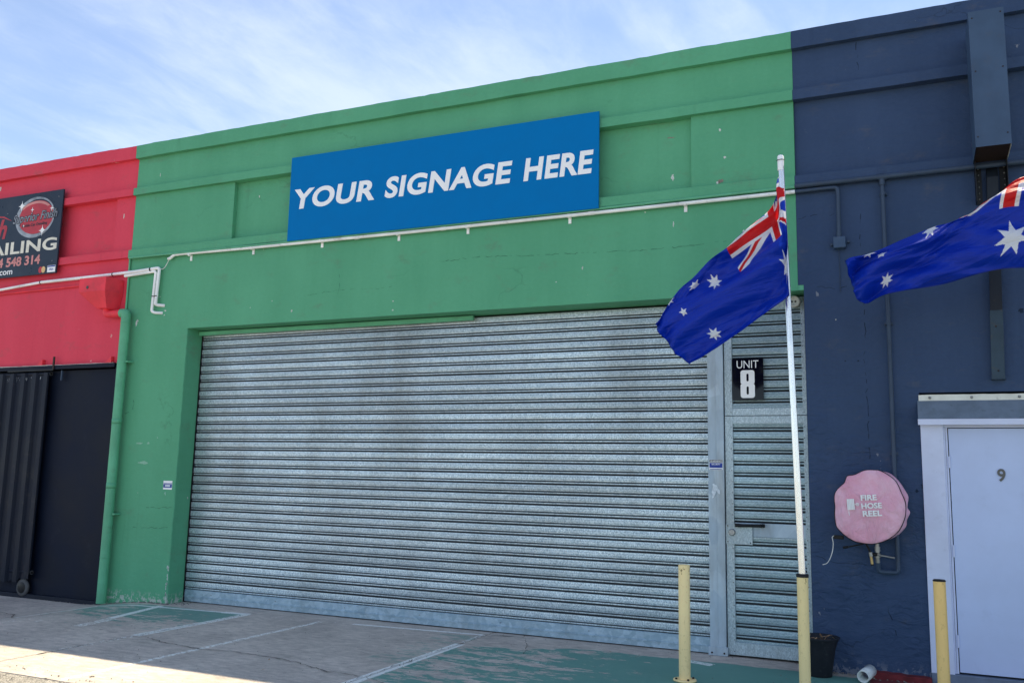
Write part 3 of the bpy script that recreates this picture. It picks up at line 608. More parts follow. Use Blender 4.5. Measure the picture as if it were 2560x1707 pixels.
slats(door, -1.634, -0.976, [2.114 - PITCH * k for k in range(0, 9)] + [2.114 - PITCH * k for k in range(10, 20)], 0.270, face=m_doorslat)
MB().box(-1.634, -0.976, 0.272, 0.285, 2.20, 2.222).build('closing_strip', m_slat, door)
MB().box(-1.634, -0.976, 0.262, 0.30, 1.112, 1.24).build('middle_rail', m_post, door, bevel=0.003)
MB().box(-1.634, -0.976, 0.2585, 0.262, 1.098, 1.108).build('middle_rail_lip', m_frame, door)
MB().box(-1.634, -0.976, 0.305, 0.318, 0.03, 2.25).build('backing', m_dark, door)
lp = MB().box(-1.712, -1.462, 0.243, 0.248, 1.037, 1.222).build('lock_plate', m_frame, door, bevel=0.001)
MB().lathe([(0.032, 0.243), (0.032, 0.230), (0.026, 0.222), (0.022, 0.223)], (-1.652, 1.148), 20, 'y').build('lock_cylinder', m_steel, lp)
for xx, zz_ in ((-1.693, 1.208), (-1.693, 1.06), (-1.48, 1.055), (-1.50, 1.205)): MB().lathe([(0.006, 0.243), (0.006, 0.240), (0.002, 0.239)], (xx, zz_), 8, 'y').build('screw', m_brown, lp)
hd = MB().tube(bend([(-1.60, 0.25, 1.215), (-1.60, 0.205, 1.215), (-1.37, 0.205, 1.220), (-1.37, 0.25, 1.220)], 0.02), 0.016, 10)
hd.box(-1.625, -1.578, 0.236, 0.250, 1.198, 1.232).box(-1.392, -1.345, 0.236, 0.250, 1.202, 1.236)
hd.build('pull_handle', m_black, door)
pn = thing('infill_panel', (-1.32, 0.28, 2.26), 'galvanised slatted infill panel above the metal door, behind the flag', 'panel')
rails(pn, -1.708, -0.932, 2.262, 3.40, 0.074, 0.044, 0.070, 0.0)
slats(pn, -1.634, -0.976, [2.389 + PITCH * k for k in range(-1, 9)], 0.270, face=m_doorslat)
MB().box(-1.634, -0.976, 0.305, 0.318, 2.27, 3.40).build('backing', m_dark, pn)
MB().box(-1.634, -0.976, 0.262, 0.30, 3.30, 3.40).build('head_strip', m_frame, pn)
MB().box(-0.930, OR - 0.002, 0.16, 0.30, 0.0, 3.41).build('door_jamb', m_navy_pipe, nav)
# stickers and the unit number
us = thing('unit_number_sign', (-1.475, 0.25, 2.6), 'glossy black sign reading UNIT 8 above the metal door', 'sign')
MB().box(-1.628, -1.330, 0.236, 0.245, 2.408, 2.816).build('plate', m_gloss, us, bevel=0.001)
text('UNIT', 'lettering', m_signwhite, us, -1.583, -1.375, 2.720, 2.795, 0.2335, bold=0.0, depth=0.002)
top8 = [(0.10, 1.0)]
def eight():
    out_ = []
    def arc(cx_, cy_, r_, a0, a1, n=7): return [(cx_ + r_ * math.cos(R(a0 + (a1 - a0) * k / n)), cy_ + r_ * math.sin(R(a0 + (a1 - a0) * k / n))) for k in range(n + 1)]
    o_ = arc(0.82, 0.18, 0.18, -90, 0) + [(1.0, 0.86)] + arc(0.87, 0.87, 0.13, 0, 45, 3) + [(0.925, 1.0)] + arc(0.86, 1.12, 0.13, -45, 0, 3) + arc(0.81, 1.80, 0.18, 0, 90) + arc(0.19, 1.80, 0.18, 90, 180) + [(0.01, 1.12)] + arc(0.14, 1.12, 0.13, 180, 225, 3) + [(0.075, 1.0)] + arc(0.13, 0.87, 0.13, 135, 180, 3) + arc(0.18, 0.18, 0.18, 180, 270)
    return [o_, rrect(0.42, 0.58, 0.24, 0.82, 0.08), rrect(0.42, 0.58, 1.18, 1.74, 0.08)]
shape(eight(), 'numeral', m_signwhite, us, -1.549, -1.413, 2.430, 2.700, 0.2335, depth=0.002)
ws = thing('warning_sticker', (-1.79, 0.22, 1.78), 'small blue and white WARNING security sticker on the steel post', 'sticker')
MB().box(-1.858, -1.728, 0.2165, 0.219, 1.736, 1.834).build('backing', m_signwhite, ws)
MB().box(-1.855, -1.731, 0.2155, 0.2163, 1.808, 1.832).build('header', m_black, ws)
MB().box(-1.855, -1.731, 0.2155, 0.2163, 1.755, 1.802).build('panel', m_bluev, ws)
text('WARNING!', 'lettering', m_signwhite, ws, -1.850, -1.736, 1.812, 1.828, 0.2148, bold=0.02, depth=0.0005)
text('SECURITY', 'lettering', m_signwhite, ws, -1.835, -1.750, 1.781, 1.795, 0.2148, bold=0.02, depth=0.0005)
MB().box(-1.85, -1.736, 0.2148, 0.2153, 1.739, 1.745).build('small_print', m_bluev, ws)
q = MB(); q.prism([(-1.836, 1.462), (-1.818, 1.470), (-1.800, 1.512), (-1.790, 1.535), (-1.782, 1.520), (-1.768, 1.502), (-1.757, 1.507), (-1.760, 1.540), (-1.775, 1.560), (-1.787, 1.588), (-1.805, 1.592), (-1.812, 1.603), (-1.830, 1.600), (-1.826, 1.570), (-1.838, 1.520), (-1.829, 1.497)], 0.2185, 0.2205)
tag(q.build('torn_sticker', m_torn), 'torn remains of a white sticker on the steel post', 'sticker')
ps = thing('pillar_sticker', (-8.56, 0, 1.43), 'small white and blue security sticker low on the green pillar', 'sticker')
MB().box(-8.64, -8.495, -0.0025, -0.0005, 1.378, 1.485).build('backing', m_signwhite, ps)
MB().box(-8.637, -8.498, -0.0033, -0.0028, 1.400, 1.446).build('panel', m_bluev, ps)
MB().box(-8.637, -8.498, -0.0033, -0.0028, 1.452, 1.458).build('small_print', m_bluev, ps)
MB().box(-8.61, -8.525, -0.0040, -0.0035, 1.412, 1.436).build('lettering', m_torn, ps)
so = thing('outdoor_socket', (-1.01, 0.22, 3.335), 'round cream plastic socket with two holes under the green lintel', 'socket')
MB().lathe([(0.048, 0.26), (0.050, 0.20), (0.056, 0.185), (0.056, 0.150), (0.050, 0.142), (0.038, 0.140), (0.036, 0.146), (0.002, 0.148)], (-1.018, 3.337), 28, 'y').build('body', m_socket, so)
for dx in (-0.020, 0.012): MB().lathe([(0.009, 0.150), (0.009, 0.1455), (0.002, 0.145)], (-1.018 + dx, 3.335), 12, 'y').build('hole', m_black, so)
for i in range(1): MB().tube(bend([(-0.965, 0.21, 3.37), (-0.94, 0.20, 3.36), (-0.935, 0.2, 3.30)]), 0.004, 6).build('cable', m_socket, so)

# ------------------------------------------------------------------ big signs
bs = thing('blue_sign', (-4.94, -0.06, 4.96), 'large blue sign reading YOUR SIGNAGE HERE on the green wall', 'sign')
MB().box(-6.875, -2.908, -0.092, -0.070, 4.388, 5.440).build('board', m_signblue, bs, bevel=0.0015)
for i in range(4): MB().box(-6.7 + i * 1.17, -6.66 + i * 1.17, -0.070, 0.06, 4.56, 5.24).build('batten', m_steel, bs)
for s_, x0, x1 in (('YOUR', -6.800, -5.650), ('SIGNAGE', -5.510, -3.895), ('HERE', -3.760, -2.965)):
    text(s_, 'lettering', m_signwhite, bs, x0, x1, 4.772, 5.026, -0.0955, bold=0.034, space=1.07, shear=0.12, depth=0.003, res=6)

ks = thing('car_detailing_sign', (-12.6, -0.06, 4.9), 'black car detailing sign with round red logo on the red wall', 'sign')
MB().box(-15.2, -10.835, -0.088, -0.066, 4.292, 5.500).build('board', m_signblack, ks, bevel=0.0015)
for i in range(4): MB().box(-15 + i * 1.3, -14.96 + i * 1.3, -0.066, 0.055, 4.54, 5.24).build('batten', m_brown, ks)
cx_, cz_ = -11.372, 5.140
shape([circ(0, 0, 1, 64), circ(0.07, 0.03, 0.86, 64)], 'logo_ring', m_silver, ks, cx_ - 0.395, cx_ + 0.40, cz_ - 0.300, cz_ + 0.300, -0.0905, depth=0.002)
shape([circ(0, 0, 1, 56)], 'logo_disc', m_vinylred, ks, cx_ - 0.325, cx_ + 0.375, cz_ - 0.245, cz_ + 0.245, -0.0908, depth=0.002)
shape([[(math.cos(R(a)), math.sin(R(a))) for a in range(35, 150, 5)] + [(0.9 * math.cos(R(a)), 0.82 * math.sin(R(a))) for a in range(145, 35, -5)]], 'logo_glint', m_pinkv, ks, cx_ - 0.28, cx_ + 0.29, cz_ + 0.13, cz_ + 0.240, -0.0915, depth=0.0005)
text('Superior Finish', 'lettering', m_vinyldark, ks, -11.822, -10.905, 5.045, 5.225, -0.0935, bold=0.055, shear=0.30, rot=R(1.5), depth=0.001)
text('Superior Finish', 'lettering', m_silver, ks, -11.812, -10.915, 5.052, 5.218, -0.0945, bold=-0.005, shear=0.30, rot=R(1.5), depth=0.001)
text('Mobile Car Detailing', 'lettering', m_vinyldark, ks, -11.615, -11.105, 5.00, 5.055, -0.0935, bold=0.02, rot=R(1), depth=0.001)
def sparkle(x, z, r_): shape([[(math.cos(R(45 * k)) * (1 if k % 2 == 0 else 0.24) * (1.0 if k % 4 == 0 else 1.0), math.sin(R(45 * k)) * (1 if k % 2 == 0 else 0.24)) for k in range(8)], ] , 'sparkle', m_signwhite, ks, x - r_, x + r_, z - r_ * 1.1, z + r_ * 1.1, -0.0955, depth=0.0005)
sparkle(-11.655, 5.33, 0.075); sparkle(-11.185, 4.93, 0.075); sparkle(-11.03, 5.24, 0.045); sparkle(-11.43, 5.255, 0.04); sparkle(-11.58, 5.03, 0.025)
for x, z in ((-11.655, 5.33), (-11.185, 4.93)): shape([circ(0, 0, 1, 20)], 'sparkle', m_signwhite, ks, x - 0.033, x + 0.033, z - 0.036, z + 0.036, -0.0958, depth=0.0003)
text('DETAILING', 'lettering', m_cream, ks, -13.02, -10.870, 4.628, 4.812, -0.0905, bold=0.025, space=1.02, depth=0.002)
for x in (-11.93, -11.73):                                             # small serifs on the two I strokes and the L
    pass
text('24 548 314', 'lettering', m_pinkv, ks, -12.15, -11.175, 4.445, 4.583, -0.0905, bold=0.03, depth=0.002)
text('g.com', 'lettering', m_signwhite, ks, -12.10, -11.722, 4.305, 4.395, -0.0905, bold=0.01, depth=0.002)
text('h', 'lettering', m_vinylred, ks, -12.13, -11.93, 4.875, 5.17, -0.0905, bold=0.03, shear=0.25, depth=0.002)
shape([[(0, 0.62), (0.3, 1.0), (0.65, 0.8), (1, 0), (0.62, 0.60), (0.3, 0.80)]], 'swoosh', m_vinylred, ks, -12.35, -11.84, 5.13, 5.235, -0.0905, depth=0.002)
shape([circ(0, 0, 1, 24)], 'card_disc', m_vinylred, ks, -11.185, -11.108, 4.308, 4.402, -0.0905, depth=0.001)
shape([circ(0, 0, 1, 24)], 'card_disc', m_orange, ks, -11.125, -11.048, 4.308, 4.402, -0.0912, depth=0.001)
MB().box(-11.008, -10.852, -0.0905, -0.0885, 4.308, 4.405).build('card_panel', m_signwhite, ks)
MB().box(-11.004, -10.856, -0.0912, -0.0908, 4.382, 4.401).build('card_band', m_bluev, ks)
text('VISA', 'lettering', m_bluev, ks, -10.975, -10.885, 4.332, 4.365, -0.0912, bold=0.02, shear=0.2, depth=0.0005)
for x, z in ((-11.95, 5.25), (-10.92, 5.40), (-10.93, 4.47), (-13, 5.3)): MB().lathe([(0.007, -0.088), (0.006, -0.092), (0.001, -0.093)], (x, z), 8, 'y').build('screw', m_steel, ks)

# ------------------------------------------------------------------ pipes and fittings, left
rh = thing('rain_head', (-9.85, 0, 3.9), 'red painted box rain head on the red wall beside the green pillar', 'rain head')
a0, a1, d_ = -10.115, -9.632, 0.285
q = MB(); q.add([(a0, -d_, 3.925), (a1, -d_, 3.925), (a1 + 0.02, -0.004, 3.925), (a0, -0.004, 3.925), (a0, -d_, 4.112), (a1, -d_, 4.112), (a1 + 0.02, -0.004, 4.112), (a0, -0.004, 4.112)], [(4, 5, 6, 7), (0, 1, 5, 4), (1, 2, 6, 5), (2, 3, 7, 6), (3, 0, 4, 7)])
q.add([(a0, -d_, 3.925), (a1, -d_, 3.925), (a1 + 0.02, -0.004, 3.925), (a0, -0.004, 3.925), (-9.86, -0.20, 3.715), (-9.67, -0.20, 3.705), (-9.66, -0.004, 3.705), (-9.86, -0.004, 3.715)], [(0, 4, 5, 1), (1, 5, 6, 2), (2, 6, 7, 3), (3, 7, 4, 0), (4, 7, 6, 5)])
q.build('hopper', m_red_pipe, rh, bevel=0.004)
MB().lathe([(0.022, -d_ - 0.002), (0.022, -d_ - 0.004), (0.002, -d_ - 0.005)], (-9.955, 3.985), 14, 'y').build('stain_patch', m_rubber, rh)
dp = thing('downpipe', (-9.43, -0.09, 0), 'green painted downpipe running down beside the dark doorway', 'pipe')
MB().tube(bend([(-9.77, -0.10, 3.73), (-9.77, -0.10, 3.645), (-9.50, -0.09, 3.645)], 0.05, 6), 0.052, 18).build('outlet_pipe', m_red_pipe, dp)
zt = [3.0, 2.28, 1.72]
q = MB().tube(bend([(-9.515, -0.09, 3.645), (-9.428, -0.09, 3.645), (-9.428, -0.09, 3.50), (-9.432, -0.09, -0.05)], 0.06, 6), 0.060, 20); q.build('pipe', m_green_pipe, dp)
for z, hgt in ((3.52, 0.012), (2.985, 0.012), (2.26, 0.07), (1.44, 0.07), (0.52, 0.012)): MB().lathe([(0.0595, z - hgt), (0.0625, z - hgt), (0.0625, z), (0.0595, z)], (-9.430, -0.09), 20).build('collar', m_green_pipe, dp)
for z in (3.0, 1.05): MB().box(-9.50, -9.33, -0.026, -0.002, z - 0.012, z + 0.012).box(-9.36, -9.32, -0.10, -0.002, z - 0.010, z + 0.010).build('bracket', m_green_pipe, dp)
q = MB().tube([(-9.520, -0.018, 3.62), (-9.524, -0.018, 4.41)], 0.013, 10)
tag(q.build('thin_conduit', m_green_pipe), 'thin green conduit standing on the red and green paint boundary', 'conduit')
q = MB().tube([(-13.5, -0.055, 4.02), (-12.0, -0.055, 4.128), (-11.16, -0.055, 4.183)], 0.019, 10).tube([(-11.15, -0.055, 4.183), (-9.78, -0.055, 4.196), (-9.40, -0.055, 4.205)], 0.021, 10)
q.tube(bend([(-9.40, -0.05, 4.205), (-8.950, -0.05, 4.226), (-8.968, -0.05, 3.745), (-8.955, -0.03, 3.735), (-8.86, 0.01, 3.728)], 0.04, 6), 0.021, 12)
q.tube(bend([(-9.56, -0.045, 4.160), (-9.012, -0.045, 4.186), (-9.030, -0.045, 3.655), (-8.99, -0.03, 3.635), (-8.885, 0.01, 3.632)], 0.04, 6), 0.019, 12)
wp = thing('white_conduit', (-10, -0.05, 4.2), 'pair of white plastic conduits bending down on the green wall, left end', 'conduit'); q.build('pipe', m_white_pipe, wp)
MB().tube([(-13.5, -0.02, 4.00), (-11.9, -0.02, 4.075), (-10.12, -0.02, 4.092)], 0.014, 8).build('thin_pipe', m_red_pipe, wp)
for x, z in ((-11.155, 4.183), (-9.77, 4.196), (-9.10, 4.214)): MB().lathe([(0.001, 0), (0.001, 0)], (0, 0), 4) ; MB().tube([(x - 0.006, -0.055, z), (x + 0.006, -0.055, z)], 0.026, 12).build('tie', m_black, wp)
MB().tube([(-8.968, -0.05, 3.856), (-8.968, -0.05, 3.844)], 0.0245, 12).tube([(-9.026, -0.046, 3.856), (-9.026, -0.046, 3.844)], 0.022, 12).build('tie', m_black, wp)
MB().tube(bend([(-8.96, -0.04, 4.215), (-8.90, -0.04, 4.205), (-8.86, -0.04, 4.235), (-8.80, -0.04, 4.335)], 0.03, 5), 0.005, 6).build('cable', m_rope, wp)
wl2 = thing('long_white_conduit', (-5, -0.05, 4.35), 'long white conduit running below the blue sign across the green wall', 'conduit')
q = MB().tube(bend([(-8.815, -0.045, 4.335), (-8.775, -0.045, 4.345), (-8.715, -0.045, 4.383), (-8.5, -0.045, 4.383), (-7.5, -0.045, 4.368), (-5.2, -0.045, 4.356), (-3.2, -0.045, 4.354), (GB, -0.045, 4.357)], 0.02, 5), 0.019, 14); q.build('pipe', m_white_pipe, wl2)
for x in (-8.46, -7.45, -6.414, -5.346, -4.456, -3.251, -2.018):
    z = 4.352 if x > -6 else 4.365
    c_ = MB().box(x - 0.016, x + 0.016, -0.012, -0.002, z - 0.075, z + 0.0).tube([(x - 0.012, -0.045, z), (x + 0.012, -0.045, z)], 0.023, 12).build('clip', m_white_pipe, wl2)
for x in (-5.9, -3.0, -4.75): MB().tube([(x - 0.03, -0.045, 4.3555), (x + 0.03, -0.045, 4.3555)], 0.0215, 14).build('coupling', m_white_pipe, wl2)
q = MB().tube(bend([(-9.50, -0.06, 4.398), (-7.4, -0.06, 4.390), (-5.2, -0.06, 4.388), (-3.2, -0.06, 4.390), (GB, -0.06, 4.398)], 0.05, 4), 0.0125, 10)
gc = thing('green_conduit', (-5, -0.05, 4.4), 'slim green conduit tucked under the string course above the white one', 'conduit'); q.build('pipe', m_green_pipe, gc)
for x in (-7.6, -5.7, -4.9, -2.45, -3.9): MB().tube([(x - 0.02, -0.06, 4.390), (x + 0.02, -0.06, 4.390)], 0.016, 8).build('coupling', m_green_pipe, gc)

# ------------------------------------------------------------------ pipes, right
npz = thing('navy_pipe', (0, -0.05, 4.4), 'navy painted water pipe along the wall dropping to the hose reel', 'pipe')
MB().tube([(GB + 0.002, -0.056, 4.408), (3.5, -0.056, 4.408)], 0.024, 12).build('pipe', m_navy_pipe, npz)
MB().tube(bend([(-0.196, -0.052, 4.39), (-0.190, -0.052, 3.0), (-0.192, -0.052, 0.885), (-0.352, -0.052, 0.885), (-0.352, -0.075, 0.99)], 0.035, 6), 0.0185, 12).build('riser', m_navy_pipe, npz)
MB().tube([(-0.235, -0.054, 4.407), (-0.155, -0.054, 4.407)], 0.030, 12).tube([(-0.196, -0.052, 4.40), (-0.196, -0.052, 4.33)], 0.025, 12).build('tee', m_navy_pipe, npz)
for z in (4.25, 3.05, 1.9): MB().tube([(-0.191, -0.052, z - 0.012), (-0.191, -0.052, z + 0.012)], 0.0225, 12).box(-0.225, -0.157, -0.03, -0.002, z - 0.01, z + 0.01).build('clip', m_navy_pipe, npz)
for x in (1.6, 2.6): MB().tube([(x, -0.056, 4.408), (x + 0.03, -0.056, 4.408)], 0.029, 12).build('clip', m_navy_pipe, npz)
nc = thing('navy_conduit', (-0.6, -0.04, 4.1), 'short navy conduit bending down to a square junction box', 'conduit')
MB().tube(bend([(GB + 0.002, -0.045, 4.357), (-0.578, -0.045, 4.360), (-0.581, -0.045, 3.86)], 0.045, 7), 0.018, 12).build('pipe', m_navy_pipe, nc)
MB().tube([(-0.581, -0.045, 3.93), (-0.581, -0.045, 3.875)], 0.022, 12).build('sleeve', m_navy_pipe, nc)
jb = MB().box(-0.632, -0.525, -0.075, -0.002, 3.772, 3.878).build('junction_box', m_navy_sheet, nc, bevel=0.006)
MB().lathe([(0.012, -0.002), (0.012, -0.04)], (-0.652, 3.815), 10, 'y').lathe([(0.012, -0.002), (0.012, -0.04)], (-0.502, 3.835), 10, 'y').build('lug', m_navy_pipe, jb)
MB().tube([(-0.59, -0.01, 3.77), (-0.588, -0.008, 3.37)], 0.0035, 6).build('cable', m_navy_pipe, nc)

bxo = thing('steel_duct_box', (0.68, -0.25, 5.0), 'tall navy sheet metal box fixed high on the navy wall', 'duct')
q = MB(); X0, X1, Y0, Z0, Z1 = 0.548, 0.815, -0.50, 4.432, 5.640
MB().box(X0, X1, Y0, Y0 + 0.004, Z0, Z1).build('front_panel', m_navy_sheet, bxo, bevel=0.001)
MB().box(X0, X0 + 0.003, Y0 + 0.005, -0.052, Z0, Z1).build('side_panel', m_navy_sheet, bxo)
MB().box(X1 - 0.003, X1, Y0 + 0.005, -0.052, Z0, Z1).build('side_panel', m_hoodridge, bxo)  # sunlight on the right side put into the colour, cream on a navy box
MB().box(X0 + 0.004, X1 - 0.004, Y0 + 0.006, -0.06, Z0 + 0.012, Z0 + 0.018).build('soffit', m_brown, bxo)
MB().box(X0 + 0.002, X1 - 0.002, Y0 + 0.006, -0.06, Z1 - 0.006, Z1 - 0.001).build('top_panel', m_navy_sheet, bxo)
for s_ in (0, 1):
    xx = X0 + 0.010 if s_ == 0 else X1 - 0.012
    MB().box(xx, xx + 0.006, -0.14, -0.002, 4.075, Z0 + 0.01).box(xx if s_ else xx, xx + 0.055 if s_ == 0 else xx + 0.006, -0.012, -0.004, 4.075, Z0).build('flange', m_black, bxo)
    for k in range(6): MB().lathe([(0.008, -0.012), (0.008, -0.017), (0.002, -0.019)], (xx + (0.03 if s_ == 0 else -0.012), 4.12 + 0.055 * k), 8, 'y').build('rivet', m_steel, bxo)
MB().box(X1 - 0.062, X1 - 0.014, -0.014, -0.006, 4.075, Z0).build('flange', m_black, bxo)
for x, z in ((0.575, 5.58), (0.79, 5.60), (0.58, 5.10), (0.785, 5.11), (0.57, 4.52), (0.79, 4.53)): MB().lathe([(0.006, Y0), (0.006, Y0 - 0.004), (0.002, Y0 - 0.005)], (x, z), 8, 'y').build('screw', m_brown, bxo)
sc_ = thing('steel_column', (0.64, -0.05, 2.52), 'narrow steel channel hanging down the navy wall behind the right flag', 'channel')
q = MB(); q.add([(0.600, -0.06, 2.535), (0.695, -0.06, 2.535), (0.700, -0.002, 2.535), (0.605, -0.002, 2.535), (0.648, -0.07, 4.30), (0.738, -0.07, 4.30), (0.742, -0.002, 4.40), (0.652, -0.002, 4.40)], [(0, 1, 2, 3), (4, 5, 6, 7), (0, 1, 5, 4), (1, 2, 6, 5), (2, 3, 7, 6), (3, 0, 4, 7)])
q.build('channel', plain('blackened_steel', (0.016, 0.022, 0.032, 1), 0.5, dirt=0.2), sc_, bevel=0.003)
q = MB(); q.add([(0.5965, -0.064, 2.527), (0.6985, -0.064, 2.527), (0.7035, -0.0015, 2.527), (0.6015, -0.0015, 2.527), (0.613, -0.067, 3.12), (0.712, -0.067, 3.12), (0.717, -0.0015, 3.12), (0.617, -0.0015, 3.12)], [(0, 1, 2, 3), (4, 5, 6, 7), (0, 1, 5, 4), (1, 2, 6, 5), (2, 3, 7, 6), (3, 0, 4, 7)])
q.build('sleeve', plain('slate_painted_steel', (0.035, 0.062, 0.090, 1), 0.5, dirt=0.3), sc_, bevel=0.003)
for z in (2.60, 2.98): MB().lathe([(0.007, -0.064), (0.007, -0.070), (0.002, -0.072)], (0.652, z), 8, 'y').build('bolt', m_brown, sc_)

# ------------------------------------------------------------------ door nine with its hood
hood = thing('door_hood', (0.66, -0.06, 2.3), 'grey sheet metal hood with cream flashing above the pale door', 'hood')
HX0, HX1 = 0.012, 1.345
strip('flashing', m_hoodridge, hood, HX0 + 0.014, HX1 - 0.01, -0.008, -0.002, 2.358, 2.408, 0.001, 0.05, 0.005)
q = MB(); q.prismx([(-0.006, 2.360), (-0.125, 2.190), (-0.121, 2.187), (-0.002, 2.357)], HX0 + 0.003, HX1); q.prismx([(-0.002, 2.355), (-0.121, 2.186), (-0.002, 2.186)], HX0 + 0.003, HX0 + 0.006); q.build('sheet', m_hood, hood)
MB().box(HX0, HX1, -0.128, -0.118, 2.142, 2.192).build('lip', m_jamb, hood, bevel=0.002)
MB().box(HX0 + 0.01, HX1 - 0.01, -0.117, -0.002, 2.150, 2.156).build('underside', m_jamb, hood)
for x in (0.115, 0.441, 0.80, 1.15): MB().lathe([(0.012, -0.008), (0.012, -0.014), (0.006, -0.020), (0.001, -0.021)], (x, 2.384), 12, 'y').build('screw', m_steel, hood)
dr = thing('number_nine_door', (0.66, 0, 0.08), 'pale lavender door with metal number 9, right of the hose reel', 'door')
MB().box(0.030, 0.208, -0.022, 0.10, 0.030, 2.150).build('frame', m_jamb, dr, bevel=0.003)
MB().box(1.13, 1.30, -0.022, 0.10, 0.030, 2.150).build('frame', m_jamb, dr, bevel=0.003)
MB().box(0.208, 1.13, 0.004, 0.10, 2.126, 2.150).build('frame_head', m_jamb, dr, bevel=0.002)
MB().box(0.208, 0.222, 0.0, 0.10, 0.09, 2.126).build('rebate', m_jamb, dr, bevel=0.002)
MB().box(0.224, 0.240, 0.010, 0.10, 0.09, 2.126).build('rebate', m_jamb, dr, bevel=0.002)
MB().box(0.247, 1.09, 0.012, 0.052, 0.102, 2.119).build('leaf', m_leafdoor, dr, bevel=0.002)
MB().box(0.03, 1.30, 0.058, 0.12, 0.03, 2.15).build('dark_gap', m_dark, dr)
for z in (1.83, 1.085, 0.35):
    q = MB().tube([(0.2435, 0.004, z - 0.05), (0.2435, 0.004, z + 0.05)], 0.0075, 8)
    for k in range(-2, 3): q.tube([(0.2435, 0.004, z + 0.02 * k - 0.008), (0.2435, 0.004, z + 0.02 * k + 0.008)], 0.009, 8)
    q.build('hinge', m_jamb, dr)
text('9', 'numeral', m_numeral, dr, 0.603, 0.664, 1.674, 1.780, 0.003, bold=0.02, depth=0.007, res=10)
stp = MB().box(0.03, 1.30, -0.03, 0.118, -0.05, 0.086).build('door_step', m_step, bevel=0.006); tag(stp, 'low grey blue painted step under the pale door', 'step')

# ------------------------------------------------------------------ hose reel under its pink cover
hr = thing('fire_hose_reel', (-0.38, -0.18, 1.1), 'fire hose reel under a faded pink fabric cover on the navy wall', 'hose reel')
front = [(-0.669, 1.525), (-0.652, 1.566), (-0.612, 1.603), (-0.580, 1.633), (-0.566, 1.697), (-0.503, 1.703), (-0.440, 1.741), (-0.403, 1.753), (-0.350, 1.756), (-0.294, 1.752), (-0.218, 1.703), (-0.172, 1.647), (-0.146, 1.558), (-0.119, 1.483), (-0.119, 1.41), (-0.131, 1.344), (-0.170, 1.254), (-0.222, 1.20), (-0.280, 1.161), (-0.34, 1.135), (-0.401, 1.124), (-0.504, 1.131), (-0.562, 1.155), (-0.612, 1.190), (-0.666, 1.246), (-0.676, 1.30), (-0.673, 1.36), (-0.661, 1.434), (-0.668, 1.48)]
back = [(-0.640, 1.52), (-0.628, 1.56), (-0.60, 1.60), (-0.560, 1.625), (-0.525, 1.66), (-0.48, 1.69), (-0.42, 1.725), (-0.36, 1.745), (-0.31, 1.754), (-0.260, 1.750), (-0.208, 1.730), (-0.150, 1.668), (-0.105, 1.590), (-0.078, 1.526), (-0.094, 1.44), (-0.070, 1.395), (-0.100, 1.328), (-0.108, 1.27), (-0.170, 1.20), (-0.24, 1.158), (-0.32, 1.145), (-0.45, 1.15), (-0.53, 1.17), (-0.58, 1.20), (-0.635, 1.26), (-0.645, 1.31), (-0.645, 1.37), (-0.64, 1.43), (-0.642, 1.48)]
def dense(poly, m_=4):
    n = len(poly); out_ = []
    for i in range(n):
        p0, p1, p2, p3 = (Vector(poly[(i + k) % n]) for k in (-1, 0, 1, 2))
        for k in range(m_):
            t = k / m_; out_.append(0.5 * ((2 * p1) + (-p0 + p2) * t + (2 * p0 - 5 * p1 + 4 * p2 - p3) * t * t + (-p0 + 3 * p1 - 3 * p2 + p3) * t ** 3))
    return out_
def rounder(poly, k, cx_=-0.395, cz_=1.44):      # ease the scallops towards the round reel beneath
    rm = sum(math.hypot(a - cx_, b - cz_) for a, b in poly) / len(poly); o_ = []
    for a, b in poly:
        r_ = math.hypot(a - cx_, b - cz_); f = (r_ + (rm - r_) * k) / r_; o_.append((cx_ + (a - cx_) * f, cz_ + (b - cz_) * f))
    return o_
F_, B_ = dense(rounder(front, 0.30)), dense(rounder(back, 0.15)); n = len(F_); cx0, cz0 = -0.395, 1.44
rings = []
for k, (t, yy_) in enumerate([(0.02, -0.322), (0.15, -0.324), (0.3, -0.324), (0.45, -0.322), (0.6, -0.320), (0.72, -0.316), (0.82, -0.311), (0.90, -0.306), (0.97, -0.299)]):
    rings.append([(cx0 + (p.x - cx0) * t, yy_ + 0.010 * t ** 3 * mnoise.noise((math.atan2(p.y - cz0, p.x - cx0) * 5.0, 3, 1)) + 0.010 * mnoise.noise((p.x * t * 9, p.y * t * 9, k)) + 0.012 * mnoise.noise(((cx0 + (p.x - cx0) * t) * 3.5, p.y * 3.5 * t, 4)), cz0 + (p.y - cz0) * t) for p in F_])
rings.append([(p.x, -0.29, p.y) for p in F_])
for t, yy_ in ((0.25, -0.25), (0.5, -0.20), (0.75, -0.14), (1.0, -0.09), (1.0, -0.05)):
    pts = []
    for i in range(n):
        p = F_[i].lerp(B_[i], t); wr_ = 1 - 0.048 * abs(mnoise.noise((i * 0.55, t * 1.5, 0))) * math.sin(t * math.pi) - 0.02 * t; pts.append((cx0 + (p.x - cx0) * wr_, yy_, cz0 + (p.y - cz0) * wr_))
    rings.append(pts)
q = MB(); q.add([v_ for r_ in rings for v_ in r_], [(j * n + i, j * n + (i + 1) % n, (j + 1) * n + (i + 1) % n, (j + 1) * n + i) for j in range(len(rings) - 1) for i in range(n)] + [tuple(range(n))], True)
cvr = q.build('cover', m_cover, hr)
MB().tube([(p.x + (0.001 if p.x > cx0 else -0.001), -0.292, p.y) for p in F_] + [(F_[0].x, -0.292, F_[0].y)], 0.0038, 6, cap=False).build('piping', m_black, cvr)
